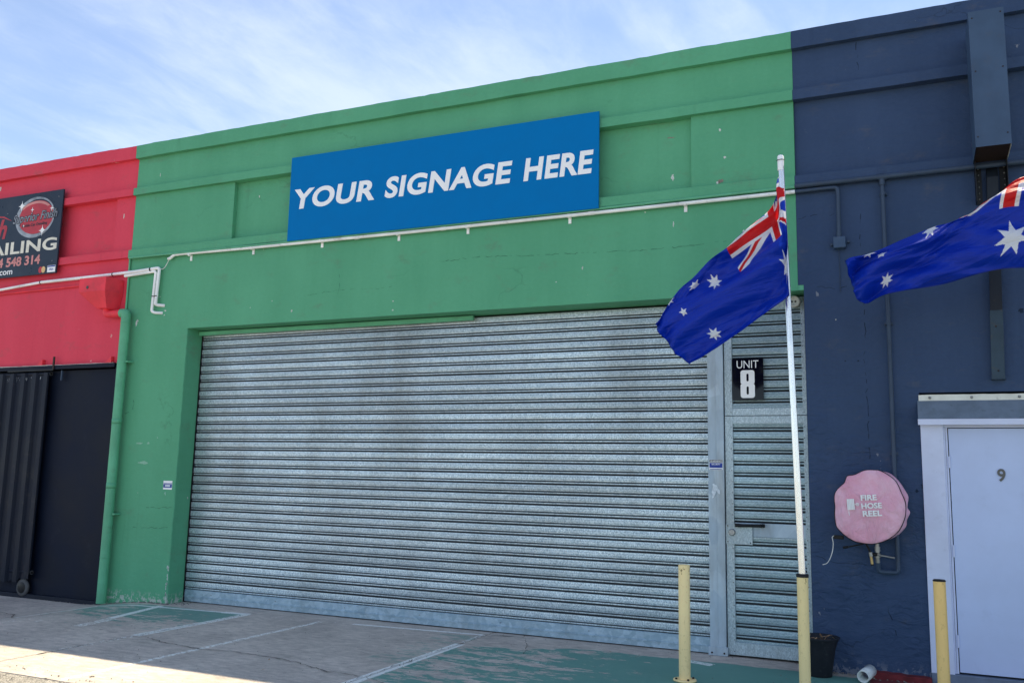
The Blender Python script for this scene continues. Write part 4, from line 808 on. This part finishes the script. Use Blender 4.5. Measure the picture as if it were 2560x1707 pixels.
for s_, x0, x1, z0, z1 in (('FIRE', -0.459, -0.332, 1.493, 1.540), ('HOSE', -0.456, -0.294, 1.426, 1.473), ('REEL', -0.447, -0.296, 1.362, 1.409)): text(s_, 'lettering', m_signwhite, cvr, x0, x1, z0, z1, -0.3445, bold=0.03, rot=R(4), depth=0.014)
q = MB()
ang = R(-6)
for k in range(5):
    x = -0.566 + k * 0.0118; q.prism([(x, 1.407 + 0.001 * k), (x + 0.0095, 1.408 + 0.001 * k), (x + 0.0045, 1.500 + 0.001 * k), (x - 0.005, 1.499 + 0.001 * k)], -0.341, -0.330)
q.prism([(-0.514, 1.454), (-0.500, 1.455), (-0.500, 1.459), (-0.514, 1.458)], -0.341, -0.330); q.prism([(-0.560, 1.39), (-0.555, 1.362), (-0.551, 1.363), (-0.556, 1.408)], -0.341, -0.330)
q.build('hose_symbol', m_signwhite, cvr)
shape([circ(0, 0, 1, 20), circ(0, 0, 0.62, 20), circ(0, 0, 0.3, 12)], 'nozzle_symbol', m_signwhite, cvr, -0.500, -0.474, 1.443, 1.471, -0.341, depth=0.010)
MB().tube([(-0.39, -0.06, 1.44), (-0.39, -0.002, 1.44)], 0.20, 20).build('bracket', m_black, hr)
vl = thing('stop_valve', (-0.352, -0.09, 1.0), 'brass stop valve with steel lever below the pink hose reel cover', 'valve')
MB().tube([(-0.352, -0.10, 1.145), (-0.352, -0.10, 1.098)], 0.019, 10).tube([(-0.352, -0.10, 1.098), (-0.352, -0.10, 1.060)], 0.027, 6).tube([(-0.352, -0.10, 1.060), (-0.352, -0.10, 1.045)], 0.021, 10).tube([(-0.352, -0.10, 1.042), (-0.352, -0.10, 1.008)], 0.027, 8).tube([(-0.352, -0.09, 1.008), (-0.352, -0.085, 0.962)], 0.019, 10).build('body', m_steel, vl)
MB().tube([(-0.340, -0.13, 1.028), (-0.300, -0.135, 1.025), (-0.215, -0.137, 1.012)], 0.0085, 8).build('lever', m_steel, vl)
nz = thing('hose_nozzle', (-0.40, -0.12, 1.0), 'brass tipped hose nozzle hanging below the pink cover', 'nozzle')
MB().tube([(-0.445, -0.13, 1.13), (-0.405, -0.13, 1.045)], 0.0085, 8).tube([(-0.352, -0.12, 1.032), (-0.412, -0.125, 1.035)], 0.015, 8).build('hose', m_black, nz)
MB().tube([(-0.408, -0.13, 1.050), (-0.403, -0.13, 1.016)], 0.017, 10).build('collar', m_steel, nz)
MB().tube([(-0.404, -0.13, 1.014), (-0.396, -0.13, 0.952)], 0.0125, 10).build('tip', m_brass, nz)
MB().tube([(-0.396, -0.13, 0.951), (-0.3955, -0.13, 0.939)], 0.0128, 10).build('tip_ring', m_black, nz)
ar = thing('hose_guide_arm', (-0.6, -0.15, 1.1), 'black hose guide arms sticking out left below the pink cover', 'bracket')
MB().tube([(-0.46, -0.13, 1.118), (-0.605, -0.14, 1.082)], 0.006, 8).tube([(-0.585, -0.14, 1.087), (-0.628, -0.14, 1.078)], 0.011, 8).build('lower_arm', m_black, ar)
MB().box(-0.705, -0.62, -0.13, -0.10, 1.148, 1.182).build('upper_arm', m_black, ar, bevel=0.004)
MB().tube(bend([(-0.700, -0.145, 1.178), (-0.716, -0.147, 1.165), (-0.706, -0.147, 1.12), (-0.712, -0.147, 1.05), (-0.738, -0.147, 0.975), (-0.765, -0.147, 0.935), (-0.800, -0.147, 0.925)], 0.05, 5), 0.0035, 6).build('cord', m_rope, ar)

# ------------------------------------------------------------------ sliding door, left
sld = thing('corrugated_sliding_door', (-11.8, -0.07, 0), 'dark corrugated metal sliding door hanging on the red unit', 'door')
q = MB(); x = -14.135; prof = []
rise = 0.034
while x < -10.96:
    prof += [(x, -0.045), (x + 0.055, -0.045 + 0.004), (x + 0.110, -0.045), (x + 0.130, -0.045 - rise), (x + 0.204, -0.045 - rise)]; x += 0.2235
prof.append((-10.872, -0.045)); m_ = len(prof)
vs = []
nz_ = 12
for j in range(nz_ + 1):
    for i, (px, py) in enumerate(prof):
        z = 0.16 + (2.898 - 0.16) * j / nz_
        if j == 0: z = 0.10 + 0.035 * mnoise.noise((px * 9, 0, 0)) + 0.018 * mnoise.noise((px * 31, 0, 3)) + (0.05 if px > -11.02 else 0)
        off_ = 0.02 * mnoise.noise((px * 8, 1, 1)) if j == 0 else (0.008 * mnoise.noise((px * 4, z * 2, 1)) if j == 1 else 0)
        vs.append((px - 0.006 * (j / nz_) + 0.0, py + off_, z))
q.add(vs, [(j * m_ + i, j * m_ + i + 1, (j + 1) * m_ + i + 1, (j + 1) * m_ + i) for j in range(nz_) for i in range(m_ - 1)])
q.build('sheet', m_rib, sld, fixn=True)
MB().tube([(-10.835, -0.045, 0.235), (-10.842, -0.045, 2.885)], 0.024, 14).build('frame_tube', m_rib, sld)
MB().tube([(-14.2, -0.03, 2.885), (-10.80, -0.03, 2.885)], 0.026, 14).build('frame_tube', m_rib, sld)
MB().tube([(-14.2, -0.03, 0.235), (-10.80, -0.03, 0.235)], 0.022, 14).build('frame_tube', m_rib, sld)
for z, yy_ in ((2.885, -0.03), (0.235, -0.03)): MB().lathe([(0.001, 0)], (0, 0), 4); 
for z in (2.885, 0.235):
    v_ = [(-10.799, -0.03 + r_ * math.cos(2 * math.pi * k / 16), z + r_ * math.sin(2 * math.pi * k / 16)) for r_ in (0.027, 0.019) for k in range(16)]
    MB().add(v_, [(k, (k + 1) % 16, 16 + (k + 1) % 16, 16 + k) for k in range(16)]).build('pipe_end', m_rubber, sld, fixn=False)
    MB().tube([(-10.7985, -0.03, z), (-10.7975, -0.03, z)], 0.019, 16).build('pipe_mouth', m_black, sld)
w_ = MB(); w_.lathe([(0.040, -0.055), (0.085, -0.055), (0.110, -0.045), (0.112, -0.025), (0.105, -0.018), (0.085, -0.015)], (-10.935, 0.035), 28, 'y').build('wheel', m_rubber, sld); MB().lathe([(0.072, -0.0565), (0.070, -0.0575), (0.002, -0.058)], (-10.935, 0.035), 24, 'y').build('hub', m_black, sld)
random.seed(3)
q = MB()
for i in range(12):
    xx = -12.0 + i * 0.095 + random.uniform(-.02, .02)
    for k in range(3):
        a_ = xx + random.uniform(-.02, .02); z_ = 2.86 - random.uniform(0, .04); q.prism([(a_, z_ - random.uniform(.02, .05)), (a_ + 0.007, z_ - 0.015), (a_ + random.uniform(.004, .012), z_)], -0.0695, -0.0690)
tag(q.build('paint_scrapes', m_torn, sld), kind='stuff')
MB().box(-10.885, -10.880, -0.0475, -0.0465, 2.70, 2.86).build('scratch', m_torn, sld)
tk = thing('door_track', (-12, -0.02, 2.97), 'dark steel door track along the foot of the red wall', 'rail')
MB().box(-14.5, -9.600, -0.055, -0.004, 2.942, 3.000).build('rail', m_ink, tk, bevel=0.004)
MB().box(-11.62, -10.72, -0.075, -0.058, 2.925, 2.945).build('runner', m_black, tk)
strip('paint_edge', m_edge_white, tk, -12.6, -9.62, -0.0555, -0.0515, 2.997, 3.002, 0.003, 0.03, 0.005)
for x in (-11.02, -9.72): MB().prism([(x - 0.075, 3.001), (x + 0.045, 3.001), (x + 0.045, 3.085), (x + 0.030, 3.085)], -0.045, -0.035).box(x + 0.028, x + 0.046, -0.05, -0.003, 3.001, 3.085).build('bracket', m_red_pipe, tk)
MB().box(-10.745, -10.715, -0.07, -0.054, 2.93, 3.115).build('stop_bolt', m_brown, tk, bevel=0.003)
MB().box(-10.62, -10.60, -0.025, -0.002, 2.79, 2.93).build('latch', m_navy_pipe, tk, bevel=0.003)

# ------------------------------------------------------------------ bollards, poles, flags
def bollard(x, y, r_, hgt, mat, label, cap='open', flange=False):
    b_ = thing('bollard', (x, y, 0), label, 'bollard', 'yellow steel bollards in front of the doors')
    q_ = MB(); prof = [(r_, 0.0), (r_, hgt - 0.003), (r_ - 0.003, hgt), (r_ - 0.010, hgt), (r_ - 0.010, hgt - 0.25)] if cap == 'open' else [(r_, 0.0), (r_, hgt)]
    q_.lathe(prof, (x, y), 32); q_.build('tube', mat, b_)
    if cap == 'disc': MB().lathe([(r_ + 0.0015, hgt - 0.004), (r_ + 0.002, hgt + 0.004), (r_ - 0.006, hgt + 0.010), (0.002, hgt + 0.012)], (x, y), 32).build('cap', m_black, b_)
    if cap == 'collar': MB().lathe([(r_ + 0.004, hgt - 0.026), (r_ + 0.005, hgt - 0.006), (r_ + 0.001, hgt), (0.034, hgt + 0.001)], (x, y), 32).build('collar', m_black, b_)
    if flange:
        MB().lathe([(0.095, 0.006), (0.095, 0.014), (0.092, 0.017), (0.05, 0.017)], (x, y), 32).build('base_flange', mat, b_)
        for k in range(4):
            a_ = R(35 + 90 * k); MB().lathe([(0.010, 0.017), (0.010, 0.027), (0.006, 0.030)], (x + 0.074 * math.cos(a_), y + 0.074 * math.sin(a_)), 8).build('bolt', m_brown, b_)
    return b_
bollard(-1.822, -1.0, 0.0475, 0.930, m_yel, 'pale yellow bollard with scuffed rusty top in front of the roller shutter', 'open', True)
bollard(-0.875, -1.0, 0.0440, 0.915, m_yel, 'pale yellow bollard with black collar holding the flagpole', 'collar')
bollard(0.107, -1.0, 0.0435, 0.925, m_yel2, 'golden yellow bollard with black cap in front of the number 9 door', 'disc')
bollard(1.09, -1.0, 0.0440, 0.915, m_yel, 'yellow bollard outside the right edge holding the second flagpole', 'collar')
def pole(x0, z0, x1, z1, label):
    p_ = thing('flagpole', (x0, -1.0, z0), label, 'flagpole', 'aluminium flagpoles in the bollards')
    n = 6; q_ = MB(); sg = 48; vs = []
    for k in range(n + 1):                      # extruded tube with shallow flutes
        r_ = 0.0275 - 0.0035 * k / n
        for i in range(sg):
            a_ = 2 * math.pi * i / sg; rr = r_ * (1 - (0.14 if i % 6 in (0, 1) else 0.0)); vs.append((x0 + (x1 - x0) * k / n + rr * math.cos(a_), -1.0 + rr * math.sin(a_), z0 + (z1 - z0) * k / n))
    q_.add(vs, [(k * sg + i, k * sg + (i + 1) % sg, (k + 1) * sg + (i + 1) % sg, (k + 1) * sg + i) for k in range(n) for i in range(sg)]); q_.build('shaft', m_alu, p_)
    MB().lathe([(0.0265, z1 - 0.13), (0.0270, z1 - 0.01), (0.020, z1), (0.002, z1 + 0.002)], (x1, -1.0), 18).build('cap', m_signwhite, p_)
    for k in (1, 2):
        t = k / 2.6; MB().tube([(x0 + (x1 - x0) * t, -1.0, z0 + (z1 - z0) * t - 0.012), (x0 + (x1 - x0) * t, -1.0, z0 + (z1 - z0) * t + 0.012)], 0.0285 - 0.0035 * t, 16).build('clamp', m_alu, p_)
    MB().tube([(x1 - 0.036, -1.0, z1 - 0.045), (x1 - 0.02, -1.030, z1 - 0.045), (x1 + 0.012, -1.030, z1 - 0.043), (x1 + 0.036, -1.0, z1 - 0.038)], 0.0028, 6).build('hook_wire', m_black, p_)
    return p_
pole(-0.876, 0.90, -0.966, 4.385, 'tall aluminium flagpole standing in the collared bollard')
pole(1.09, 0.90, 1.105, 4.385, 'aluminium flagpole of the right flag, just outside the frame')

def star(px, py, cx_, cy_, R_, n, inner):
    dx, dy = px - cx_, py - cy_; r_ = np.hypot(dx, dy); a = np.arctan2(dx, dy); st = 2 * math.pi / n
    f = np.abs((a + st / 2) % st - st / 2); h = st / 2
    x_, y_ = r_ * np.cos(f), r_ * np.sin(f); ix, iy = R_ * inner * math.cos(h), R_ * inner * math.sin(h)
    return (y_ * (R_ - ix) + (x_ - R_) * iy) < 0
def flag_colour(U, V):
    X = U * 2; Y = V; blue = np.array((0.002, 0.036, 0.50)); red_ = np.array((0.74, 0.012, 0.016)); wh = np.array((0.94, 0.95, 0.98))
    c = np.tile(blue, (U.size, 1))
    can = (X < 1) & (Y > 0.5); cx_ = X * 60; cy_ = (Y - 0.5) * 60
    d1 = (cx_ * 30 - cy_ * 60) / 67.08; d2 = (cx_ * 30 + cy_ * 60 - 1800) / 67.08; L = cx_ < 30
    c[can & ((np.abs(d1) < 3) | (np.abs(d2) < 3))] = wh
    rr = (L & (d1 > 0) & (d1 < 2)) | (~L & (d1 < 0) & (d1 > -2)) | (L & (d2 < 0) & (d2 > -2)) | (~L & (d2 > 0) & (d2 < 2))
    c[can & rr] = red_
    c[can & ((np.abs(cx_ - 30) < 5) | (np.abs(cy_ - 15) < 5))] = wh
    c[can & ((np.abs(cx_ - 30) < 3) | (np.abs(cy_ - 15) < 3))] = red_
    s_ = star(X, Y, 0.5, 0.25, 0.15, 7, 0.444)
    for a, b_ in ((1.5, 1 / 6), (1.25, 0.5625), (1.5, 5 / 6), (1.5 + 2 / 9, 0.5 + 31 / 240)): s_ |= star(X, Y, a, b_, 1 / 15, 7, 0.444)
    s_ |= star(X, Y, 1.6, 0.5 - 1 / 24, 1 / 24, 5, 0.444)
    c[s_ & ~can] = wh
    hemm = (V < 0.018) | (V > 0.985) | (U > 0.99); c[hemm] *= 0.62
    return c
def crom(P, t):
    n = len(P) - 1; k = np.clip((t * n).astype(int), 0, n - 1); f = t * n - k
    p1, p2 = P[k], P[k + 1]; p0 = P[np.maximum(k - 1, 0)]; p3 = P[np.minimum(k + 2, n)]
    f = f.reshape(-1, *([1] * (P.ndim - 1)))
    return 0.5 * (2 * p1 + (p2 - p0) * f + (2 * p0 - 5 * p1 + 4 * p2 - p3) * f * f + (-p0 + 3 * p1 - 3 * p2 + p3) * f ** 3)
def flag_mat():
    M = Mat('printed_flag_cloth'); at = M.t.nodes.new('ShaderNodeVertexColor'); at.layer_name = 'print'
    wv = M.noise(420, 2, 0.5); c = M.mix(M.ss(wv, 0.3, 0.7), M.scale(at.outputs[0], 0.92), at.outputs[0])
    M.col(c); M.rough(0.45); M.spec(0.35)
    cv = M.t.nodes.new('ShaderNodeCombineXYZ'); al_ = M.ma('ADD', M.ma('MULTIPLY', M.x, 0.93), M.ma('MULTIPLY', M.z, 0.36)); ac_ = M.ma('SUBTRACT', M.ma('MULTIPLY', M.z, 0.93), M.ma('MULTIPLY', M.x, 0.36))
    M.put(cv.inputs[0], M.ma('MULTIPLY', al_, 1.6)); M.put(cv.inputs[1], M.ma('MULTIPLY', ac_, 9.0))
    M.bump(M.noise(1.0, 5, 0.55, cv.outputs[0], 0.6), 1.0, 0.06)
    tr = M.t.nodes.new('ShaderNodeBsdfTranslucent'); M.put(tr.inputs[0], M.scale(c, 1.0)); ms = M.t.nodes.new('ShaderNodeMixShader'); ms.inputs[0].default_value = 0.35
    M.t.links.new(M.b.outputs[0], ms.inputs[1]); M.t.links.new(tr.outputs[0], ms.inputs[2]); M.t.links.new(ms.outputs[0], M.t.nodes['Material Output'].inputs[0]); return M.m
m_flag = flag_mat()
F1 = { 0: [(0,-0.923,3.177),(0.25,-0.925,3.495),(0.5,-0.925,3.809),(0.8,-0.940,4.093),(1,-0.966,4.291)],
 0.06: [(0,-0.919,3.163),(0.25,-0.922,3.452),(0.5,-0.922,3.737),(0.8,-1.003,4.100),(1,-0.991,4.275)],
 0.125: [(0,-0.918,3.156),(0.25,-0.922,3.431),(0.5,-0.933,3.695),(0.85,-1.005,4.013),(1,-0.982,4.178)],
 0.25: [(0,-0.915,3.141),(0.25,-0.933,3.410),(0.5,-0.978,3.628),(0.89,-1.050,3.909),(1,-0.997,3.874)],
 0.375: [(0,-0.960,3.095),(0.25,-1.002,3.323),(0.5,-1.134,3.505),(0.88,-1.225,3.759),(1,-1.096,3.696)],
 0.5: [(0,-1.075,3.025),(0.25,-1.160,3.185),(0.5,-1.305,3.370),(0.82,-1.409,3.593),(1,-1.264,3.537)],
 0.625: [(0,-1.247,2.893),(0.25,-1.361,3.055),(0.5,-1.492,3.242),(0.74,-1.581,3.468),(1,-1.405,3.389)],
 0.75: [(0,-1.442,2.760),(0.25,-1.580,2.916),(0.5,-1.714,3.118),(0.64,-1.789,3.296),(1,-1.605,3.257)],
 0.875: [(0,-1.611,2.659),(0.25,-1.753,2.808),(0.45,-1.867,2.973),(0.58,-1.933,3.131),(1,-1.750,3.091)],
 1: [(0,-1.747,2.592),(0.25,-1.876,2.733),(0.45,-1.985,2.876),(0.58,-2.026,2.944),(1,-1.882,2.952)]}
F2 = {0: [(0,1.097,3.260),(0.25,1.133,3.511),(0.5,1.167,3.712),(0.9,1.205,3.978),(1,1.223,3.924)],
 0.125: [(0,0.872,3.265),(0.25,0.923,3.492),(0.5,0.931,3.724),(0.85,0.980,4.006),(1,1.008,3.924)],
 0.25: [(0,0.652,3.269),(0.25,0.721,3.487),(0.5,0.705,3.729),(0.8,0.767,3.952),(1,0.794,3.843)],
 0.375: [(0,0.447,3.225),(0.25,0.509,3.444),(0.5,0.533,3.686),(0.65,0.549,3.784),(1,0.582,3.641)],
 0.5: [(0,0.237,3.174),(0.25,0.305,3.401),(0.45,0.356,3.603),(0.53,0.376,3.675),(1,0.438,3.522)],
 0.625: [(0,0.010,3.132),(0.25,0.079,3.339),(0.5,0.146,3.515),(0.6,0.180,3.620),(1,0.272,3.430)],
 0.75: [(0,-0.203,3.096),(0.25,-0.152,3.309),(0.5,-0.091,3.474),(0.6,-0.070,3.552),(1,0.019,3.344)],
 0.875: [(0,-0.315,3.062),(0.25,-0.322,3.247),(0.42,-0.336,3.385),(0.55,-0.333,3.453),(1,-0.239,3.309)],
 1: [(0,-0.372,3.059),(0.25,-0.432,3.199),(0.42,-0.448,3.324),(0.55,-0.480,3.417),(1,-0.400,3.335)]}
def flag(F, label, ybase, slope, name='flag', seed=0):
    us_ = sorted(F); NU, NV = 420, 200; vv = np.linspace(0, 1, NV + 1); cols = []
    for u_ in us_:
        kn = F[u_]; kv = np.array([k[0] for k in kn]); P = np.array([[k[1], k[2]] for k in kn]); D = np.array([0.0, -0.025, -0.035, 0.015, 0.13])
        t = np.interp(vv, kv, np.arange(5) / 4.0); xz = crom(P, t); d = crom(D.reshape(-1, 1), t)
        cols.append(np.concatenate([xz, d, vv[:, None]], 1))
    C_ = np.array(cols); uu = np.linspace(0, 1, NU + 1); G = crom(C_, np.interp(uu, us_, np.linspace(0, 1, len(us_))))          # NU+1, NV+1, 4
    U, V = np.meshgrid(uu, vv, indexing='ij')
    dep = G[..., 2] + slope(U, V)
    X, Z = G[..., 0].copy(), G[..., 1].copy()
    env = np.clip(U * 5, 0, 1)
    wr_ = 0.030 * (0.45 + 0.8 * np.abs(np.sin(3.1 * U + seed))) * np.sin(2 * math.pi * (V * 2.3 + U * 1.4 + 0.3 * np.sin(5 * U + seed))) + 0.010 * np.sin(2 * math.pi * (V * 6.1 - U * 1.3 + 0.35 * np.sin(7 * U) + seed)) * (0.4 + U) + 0.0045 * (0.5 + 0.5 * np.sin(4.3 * U + 6 * V + seed)) * np.sin(2 * math.pi * (V * 12 + U * 3.7 + 0.5 * np.sin(9 * U + 3 * V)))
    fl_ = np.clip((U - 0.85) / 0.15, 0, 1); wr_ += fl_ ** 2 * (0.025 * np.sin(2 * math.pi * (V * 4.3 + U * 6)) + 0.012 * np.sin(2 * math.pi * (V * 11 + U * 3)))
    hem = 0.007 * np.sin(V * 23 + seed) * fl_ ** 3 + 0.003 * np.sin(V * 61) * fl_ ** 4; X += hem; Z += hem * 0.6
    Y = ybase + dep + wr_ * env * 1.6
    co = np.stack([X, Y, Z], -1).reshape(-1, 3); me = bpy.data.meshes.new(name); nv = NV + 1
    idx = (np.arange(NU)[:, None] * nv + np.arange(NV)[None, :]).ravel(); faces = np.stack([idx, idx + 1, idx + nv + 1, idx + nv], 1)
    org = Vector(co[0]); co = co - np.array(org)
    me.vertices.add(len(co)); me.vertices.foreach_set('co', co.ravel()); me.loops.add(faces.size); me.loops.foreach_set('vertex_index', faces.ravel())
    me.polygons.add(len(faces)); me.polygons.foreach_set('loop_start', np.arange(len(faces)) * 4); me.polygons.foreach_set('loop_total', np.full(len(faces), 4)); me.polygons.foreach_set('use_smooth', np.ones(len(faces), bool))
    me.update(calc_edges=True)
    ca_ = me.color_attributes.new('print', 'FLOAT_COLOR', 'POINT'); c = flag_colour(U.ravel(), V.ravel()); ca_.data.foreach_set('color', np.concatenate([c, np.ones((len(c), 1))], 1).ravel())
    me.materials.append(m_flag); o = bpy.data.objects.new(name, me); o.location = org; COL.objects.link(o)
    return tag(o, label, 'flag', 'blue national flags on the poles')
flag(F1, 'whole blue flag with red and white canton drooping from the pole over the shutter', -1.0, lambda U, V: -0.040 * np.clip((0.92 - V) * 6, 0, 1) - 0.09 * U)
flag(F2, 'blue flag blowing in from the right edge across the navy wall', -1.0, lambda U, V: -0.05 * np.sin(U * 3) - 0.02, seed=2)

# ------------------------------------------------------------------ loose things on the ground
pt = thing('plant_pot', (-0.845, -0.17, 0), 'black plastic plant pot with dead leaves behind the middle bollard', 'plant pot')
MB().lathe([(0.098, 0.0), (0.102, 0.006), (0.104, 0.05), (0.107, 0.055), (0.135, 0.235), (0.137, 0.24), (0.150, 0.275), (0.158, 0.300), (0.175, 0.318), (0.172, 0.325), (0.150, 0.322), (0.146, 0.28)], (-0.845, -0.19), 36).build('pot', m_pot, pt)
MB().lathe([(0.145, 0.290), (0.08, 0.300), (0.002, 0.296)], (-0.845, -0.19), 24).build('soil', m_soil, pt)
random.seed(11)
def leaf(cx_, cy_, cz_, s_, rz, tilt):
    q_ = MB(); pr = [(-1, 0), (-0.5, 0.32), (0, 0.42), (0.5, 0.3), (1, 0), (0.5, -0.3), (0, -0.42), (-0.5, -0.32)]; vs = []
    for a, b_ in pr:
        v_ = Vector((a * s_, b_ * s_, 0.25 * s_ * (abs(b_) + a * a * 0.6))); v_.rotate(Matrix.Rotation(tilt, 3, 'Y')); v_.rotate(Matrix.Rotation(rz, 3, 'Z')); vs.append((v_.x + cx_, v_.y + cy_, v_.z + cz_))
    vs.append((cx_, cy_, cz_)); q_.add(vs, [(i, (i + 1) % 8, 8) for i in range(8)], True); return q_
for cx_, cy_, cz_, s_ in ((-0.78, -0.27, 0.335, 0.03), (-0.745, -0.22, 0.345, 0.026), (-0.80, -0.20, 0.325, 0.032), (-0.89, -0.25, 0.315, 0.03), (-0.86, -0.30, 0.318, 0.022), (-0.93, -0.2, 0.32, 0.03), (-0.72, -0.26, 0.33, 0.022), (-0.83, -0.15, 0.32, 0.03)):
    leaf(cx_, cy_, cz_, s_, random.uniform(0, 6), random.uniform(-1, 1)).build('dead_leaf', m_leaf, pt)
MB().tube([(-0.80, -0.24, 0.30), (-0.77, -0.26, 0.345), (-0.745, -0.28, 0.352)], 0.0028, 5).build('twig', m_leaf, pt)
pv = MB(); a = Vector((-0.490, -0.335, 0.052)); b_ = Vector((-0.440, -0.150, 0.075)); r1, r2 = 0.050, 0.043
t_ = (b_ - a).normalized(); e1 = t_.cross(Vector((0, 0, 1))).normalized(); e2 = t_.cross(e1); seg = 28; vs = []
for p, r_ in ((a, r1), (b_, r1), (b_, r2), (a, r2)):
    vs += [tuple(p + (e1 * math.cos(2 * math.pi * k / seg) + e2 * math.sin(2 * math.pi * k / seg)) * r_) for k in range(seg)]
pv.add(vs, [(j * seg + k, j * seg + (k + 1) % seg, ((j + 1) % 4) * seg + (k + 1) % seg, ((j + 1) % 4) * seg + k) for j in range(4) for k in range(seg)], True)
po = pv.build('pipe_offcut', m_pvc); tag(po, 'short white plastic pipe offcut lying open end forward by the wall', 'pipe')
for i, (x, y, s_, lab) in enumerate([(-2.73, -0.16, 0.016, 'tiny dark leaf on the threshold left of the scuffed bollard'), (-3.05, -0.36, 0.010, 'tiny leaf scrap on the worn green paint'), (-1.90, -0.04, 0.012, 'curled leaf at the foot of the shutter post'), (-5.0, -2.4, 0.018, 'small dark leaf on the shaded concrete near the camera'), (-5.22, -2.05, 0.016, 'small dark leaf beside the long crack')]):
    o = leaf(x, y, 0.012, s_, i * 1.3, 0.3).build('fallen_leaf', m_leaf); tag(o, lab, 'leaf', 'stray dead leaves on the concrete')
def rubble(name, boxes, seed, label):
    rnd = random.Random(seed); q_ = MB()
    for x0, x1, y0, y1, cnt, smax in boxes:
        for _ in range(cnt):
            x, y, s_ = rnd.uniform(x0, x1), rnd.uniform(y0, y1), smax * rnd.uniform(0.2, 1) ** 1.5; z = gh(x)
            v_ = []
            for dx, dy, dz in ((-1, -1, 0), (1, -1, 0), (1, 1, 0), (-1, 1, 0), (-.6, -.7, 1), (.7, -.5, .9), (.5, .6, 1.1), (-.7, .6, .8)): v_.append((x + dx * s_ * rnd.uniform(.5, 1), y + dy * s_ * rnd.uniform(.5, 1), z + 0.004 + dz * s_ * rnd.uniform(.5, .9)))
            q_.add(v_, [(3, 2, 1, 0), (4, 5, 6, 7), (0, 1, 5, 4), (1, 2, 6, 5), (2, 3, 7, 6), (3, 0, 4, 7)])
    o_ = q_.build(name, m_rubble); tag(o_, label, kind='stuff'); return o_
rubble('grit', [(-9.4, -8.4, -0.05, 0.0, 120, 0.014), (-8.46, -8.2, 0.0, 0.26, 60, 0.010), (-0.90, -0.45, -0.06, 0.0, 60, 0.014), (-0.45, 0.20, -0.16, -0.02, 90, 0.012), (-4.2, -1.0, 0.1, 0.25, 90, 0.006), (-10.6, -9.55, -0.06, -0.01, 60, 0.01), (-4.2, -4.1, -2.5, 0.1, 40, 0.006), (-10.5, -0.5, -3.4, -0.1, 420, 0.006), (-9.5, -4.0, -3.6, -3.2, 260, 0.010)], 5, 'crumbs of mortar and grit along the foot of the walls')
